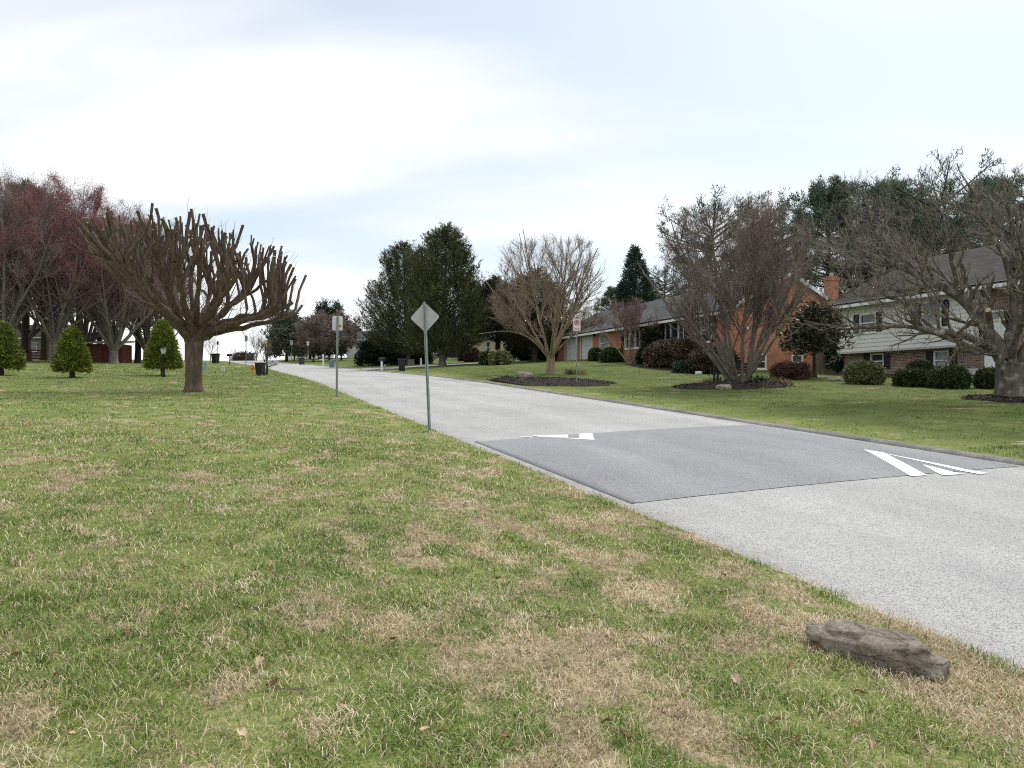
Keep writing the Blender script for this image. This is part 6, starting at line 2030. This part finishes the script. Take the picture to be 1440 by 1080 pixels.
def build_grass():
    rng = np.random.default_rng(77)
    Vs, Fs, Rs, Ls = [], [], [], []; n0 = 0
    for (Y0, Y1, dens, nb, spread, h, w) in ((.9, 4.6, 460, 17, .034, .062, .0017), (4.6, 7.5, 280, 15, .042, .062, .0023), (7.5, 13, 120, 12, .055, .060, .0036), (13, 24, 32, 10, .09, .060, .0065), (24, 44, 9, 9, .17, .06, .012), (44, 75, 2.2, 9, .3, .07, .024)):
        area = .5 * 1.62 * (Y1 ** 2 - Y0 ** 2) + 5.4 * (Y1 - Y0)
        n = int(area * dens)
        X, Y = scatter(rng, n, Y0, Y1, -.82, .80)
        u, v = uv(X, Y); vp = v - bend(u)
        s = straw_mask(X, Y)
        ok = ((vp < EL + .03) | ((vp > ER + .26) & ((Y < 13) | (rng.random(n) < .3)))) & (rng.random(n) < (1.0 - .80 * s) * (.30 + .70 * sm((fbm(X * 4.2, Y * 4.2, 161, 3) - .36) / .2)))
        X, Y, s, vp = X[ok], Y[ok], s[ok], vp[ok]
        n = len(X)
        vig = .5 * fbm(X * 1.7, Y * 1.7, 121, 3) + .5 * fbm(X * 4.2, Y * 4.2, 161, 3)
        clump = np.repeat(np.arange(n), nb)
        px = X[clump] + rng.normal(size=n * nb) * spread; py = Y[clump] + rng.normal(size=n * nb) * spread
        u, v = uv(px, py); vp2 = v - bend(u)
        ok = (vp2 < EL + .02) | (vp2 > ER + .24)
        clump, px, py, u, v = clump[ok], px[ok], py[ok], u[ok], v[ok]
        pz = groundz(u, v) - .012 + .030 * (fbm(px * 3.1, py * 3.1, 71, 3) - .5) * (v < EL - .1)
        M = len(px)
        tv = np.clip((vig[clump] - .35) / .3, .2, 1.6)
        hh = h * (.55 + .5 * tv) * (.6 + .8 * rng.random(M)) * np.where(s[clump] > .4, .75, 1)
        lean = .3 + .95 * rng.random(M) + .35 * s[clump]
        cr = rng.random(n)
        rn = np.clip(.34 + .36 * (cr[clump] - .5) + .16 * rng.normal(size=M) + .12 * s[clump] + .12 * (fbm(px * .5, py * .5, 131, 2) - .5) * 2, 0, .80)
        dead = rng.random(M) < .09 + .28 * s[clump]
        rn = np.where(dead, .84 + .16 * rng.random(M), rn)
        V, F, r = blades(5, np.stack([px, py, pz], 1), hh, w * (.6 + .8 * rng.random(M)), lean, rn)
        Vs.append(V); Fs.append(F + n0); Rs.append(r); n0 += len(V); Ls.append(np.repeat(lush(u, v - bend(u)), 6))
    o = np_mesh('grass', np.vstack(Vs), np.vstack(Fs), MAT['grass'], attrs={'rnd': np.concatenate(Rs), 'lush': np.concatenate(Ls)})
    tag(o, kind='stuff')
    # flattened dead grass
    Vs, Fs, Rs = [], [], []; n0 = 0
    for (Y0, Y1, dens, h, w) in ((.9, 5, 4200, .060, .0016), (5, 9, 2000, .065, .0023), (9, 15, 500, .075, .0042)):
        n = int((.5 * 1.62 * (Y1 ** 2 - Y0 ** 2) + 5.4 * (Y1 - Y0)) * dens)
        X, Y = scatter(rng, n, Y0, Y1, -.82, .80)
        s = straw_mask(X, Y); u, v = uv(X, Y)
        ok = (v < EL + .02) & (rng.random(n) < .22 + .78 * s)
        X, Y, u, v, s = X[ok], Y[ok], u[ok], v[ok], s[ok]; M = len(X)
        pz = groundz(u, v) + .004 + .014 * rng.random(M) + .030 * (fbm(X * 3.1, Y * 3.1, 71, 3) - .5) * (v < EL - .1)
        rn = np.clip(.5 + .24 * rng.normal(size=M) + .35 * (fbm(X * 2.3, Y * 2.3, 141, 3) - .5) * 2, 0, 1)
        V, F, r = blades(6, np.stack([X, Y, pz], 1), h * (.5 + rng.random(M)), w * (.6 + .8 * rng.random(M)), 1.15 + .5 * rng.random(M), rn)
        Vs.append(V); Fs.append(F + n0); Rs.append(r); n0 += len(V)
    o = np_mesh('dead_grass', np.vstack(Vs), np.vstack(Fs), MAT['dead_grass'], attrs={'rnd': np.concatenate(Rs)})
    tag(o, kind='stuff')


def leaf_mesh(seed):
    rng = np.random.default_rng(seed)
    m, k = 9, 5
    t = np.linspace(0, 1, m); q = np.linspace(-1, 1, k)
    T, Q = np.meshgrid(t, q, indexing='ij')
    w = np.sin(pi * T ** .8) * (1 + .25 * np.sin(T * 17 + rng.random() * 6)) * .028
    x = (T - .5) * .085; y = Q * w
    z = .012 * np.abs(Q) * (1 + .6 * rng.random()) + .018 * np.sin(T * 3 + rng.random() * 3) + .004 * rng.normal(size=T.shape)
    idx = np.arange(m * k).reshape(m, k)
    F = np.stack([idx[:-1, :-1], idx[1:, :-1], idx[1:, 1:], idx[:-1, 1:]], -1).reshape(-1, 4)
    return np.stack([x, y, z - z.min()], -1), F


def litter():
    protos = []
    for i in range(5):
        V, F = leaf_mesh(300 + i)
        for j in range(3):
            o = np_mesh('fallen_leaf', V, F, MAT['leaf_dead'], attrs={'rnd': np.full(V.size // 3, (.12, .45, .8)[j] + .03 * i)}, smooth=True)
            tag(o, 'small curled dry leaf fallen on the near lawn', 'leaf', 'fallen leaves on the lawn'); protos.append(o)
    rng = np.random.default_rng(12)
    spots = [(1118, 1052), (1046, 1055), (1228, 1060), (1112, 947), (1212, 990), (365, 942), (384, 975), (320, 930), (262, 864), (378, 807), (545, 905), (482, 1005), (712, 1052), (1090, 1030), (1310, 1040), (962, 922), (884, 895), (600, 1040), (836, 786), (120, 645), (432, 625), (700, 820), (770, 950), (1015, 870), (930, 1010), (520, 845), (250, 980), (180, 900), (80, 960)]
    while len(spots) < 46: spots.append((rng.uniform(20, 1300), 700 + 360 * rng.random() ** .7))
    n = 0
    for i, (px, py) in enumerate(spots):
        x, y, z = hit(px, py); u, v = uv(x, y)
        if v > EL - .1: continue
        o = protos[n] if n < len(protos) else protos[n % len(protos)].copy()
        if n >= len(protos): COL.objects.link(o)
        n += 1
        s = rng.uniform(.38, .72)
        o.location = (x, y, z + .022); o.scale = (s, s, s); o.rotation_euler = (rng.uniform(-.4, .4), rng.uniform(-.4, .4), rng.uniform(0, 6.28))
    for i, (a, b, lab) in enumerate((((385, 985), (440, 1003), 'thin dry twig among the grass, beside a brown leaf'), ((214, 742), (228, 716), 'pale forked twig standing in the lawn'), ((1010, 838), (1035, 846), 'dark short stick on the bare straw patch'))):
        p = [hit(*a), hit(*b)]
        P = np.array([p[0], (np.array(p[0]) + p[1]) / 2 + np.array([.015, .01, .02]), p[1]], float) + np.array([0, 0, .03])
        if i == 1: P[2, 2] += .08
        m = MB(); m.tube(P, [.0036, .003, .0018], 6); m.tube([P[1], P[1] + (P[2] - P[1]) * .6 + np.array([.05, .03, .03])], [.0025, .0012], 5)
        tag(m.build('fallen_twig', MAT['stick']), lab, 'twig')


build_grass()
litter()

# ================================================================== sky, sun, camera
SUN_EL, SUN_AZ = RAD(52), RAD(35)          # azimuth clockwise from the view direction
W = bpy.data.worlds.new('World'); SC.world = W; W.use_nodes = True
nt = W.node_tree; nd = nt.nodes; lk = nt.links
for n_ in list(nd): nd.remove(n_)
out = nd.new('ShaderNodeOutputWorld'); bg = nd.new('ShaderNodeBackground'); bg.inputs['Strength'].default_value = .083
sky = nd.new('ShaderNodeTexSky'); sky.sky_type = 'NISHITA'; sky.sun_disc = False
sky.sun_elevation = SUN_EL; sky.sun_rotation = SUN_AZ; sky.altitude = 100; sky.dust_density = 1.5
tc = nd.new('ShaderNodeTexCoord')
sx = nd.new('ShaderNodeSeparateXYZ'); lk.new(tc.outputs['Generated'], sx.inputs[0])


def wm(op, a, b):
    m = nd.new('ShaderNodeMath'); m.operation = op
    for i, q in ((0, a), (1, b)):
        if hasattr(q, 'links'): lk.new(q, m.inputs[i])
        else: m.inputs[i].default_value = q
    return m.outputs[0]


zz = wm('ADD', wm('MAXIMUM', sx.outputs[2], 0.0), .16)
cb = nd.new('ShaderNodeCombineXYZ'); lk.new(wm('DIVIDE', sx.outputs[0], zz), cb.inputs[0]); lk.new(wm('DIVIDE', sx.outputs[1], zz), cb.inputs[1])
mp = nd.new('ShaderNodeMapping'); mp.inputs['Location'].default_value = (14.7, 2.2, 0); mp.inputs['Rotation'].default_value = (0, 0, .25); mp.inputs['Scale'].default_value = (.42, .95, 1); lk.new(cb.outputs[0], mp.inputs['Vector'])
ns = nd.new('ShaderNodeTexNoise'); ns.inputs['Scale'].default_value = .95; ns.inputs['Detail'].default_value = 4.5; ns.inputs['Roughness'].default_value = .48; ns.inputs['Distortion'].default_value = .25
lk.new(mp.outputs[0], ns.inputs['Vector'])
rp = nd.new('ShaderNodeValToRGB'); rp.color_ramp.interpolation = 'EASE'
rp.color_ramp.elements[0].position = .40; rp.color_ramp.elements[0].color = (.47, .47, .47, 1); rp.color_ramp.elements[1].position = .60; rp.color_ramp.elements[1].color = (1, 1, 1, 1)
lk.new(ns.outputs['Fac'], rp.inputs['Fac'])
mx = nd.new('ShaderNodeMix'); mx.data_type = 'RGBA'
tint = nd.new('ShaderNodeMix'); tint.data_type = 'RGBA'; tint.blend_type = 'MULTIPLY'; tint.inputs[0].default_value = 1.0; tint.inputs[7].default_value = (.95, 1.04, 1.02, 1)
lk.new(sky.outputs['Color'], tint.inputs[6])
hz = nd.new('ShaderNodeMapRange'); hz.inputs['From Min'].default_value = .06; hz.inputs['From Max'].default_value = .26; hz.inputs['To Min'].default_value = 1.0; hz.inputs['To Max'].default_value = 0.0; lk.new(sx.outputs[2], hz.inputs['Value'])
fc = wm('MAXIMUM', wm('MULTIPLY', rp.outputs['Color'], 1.0), hz.outputs['Result'])
lk.new(fc, mx.inputs[0]); lk.new(tint.outputs[2], mx.inputs[6]); mx.inputs[7].default_value = (7.6, 7.75, 7.85, 1)
lk.new(mx.outputs[2], bg.inputs['Color']); lk.new(bg.outputs[0], out.inputs['Surface'])

L = bpy.data.lights.new('sun', 'SUN'); L.energy = 1.5; L.angle = RAD(11); L.color = (1, .97, .92)
so = bpy.data.objects.new('sun', L); COL.objects.link(so)
so.rotation_euler = (pi / 2 - SUN_EL, 0, pi - SUN_AZ + pi - pi)
dv = -np.array([sin(SUN_AZ) * cos(SUN_EL), cos(SUN_AZ) * cos(SUN_EL), sin(SUN_EL)])
from mathutils import Vector
so.rotation_euler = Vector(dv).to_track_quat('-Z', 'Y').to_euler()

cam = bpy.data.cameras.new('camera'); co = bpy.data.objects.new('camera', cam); COL.objects.link(co)
co.location = (0, 0, CZ); co.rotation_euler = (pi / 2, 0, 0)
cam.sensor_width = 36; cam.lens = 36 * FPX / 1440; cam.shift_y = 12 / 1440
cam.clip_end = 5000; cam.clip_start = .05
SC.camera = co
SC.view_settings.view_transform = 'Standard'; SC.view_settings.look = 'None'; SC.view_settings.gamma = 1; SC.view_settings.exposure = .76
cy = SC.cycles
cy.max_bounces = 5; cy.diffuse_bounces = 3; cy.glossy_bounces = 2; cy.transmission_bounces = 2; cy.caustics_reflective = False; cy.caustics_refractive = False
cy.use_denoising = False
cy.filter_width = 1.1
SC.render.film_transparent = False
SC.render.filter_size = 1.2 if hasattr(SC.render, 'filter_size') else 1.5
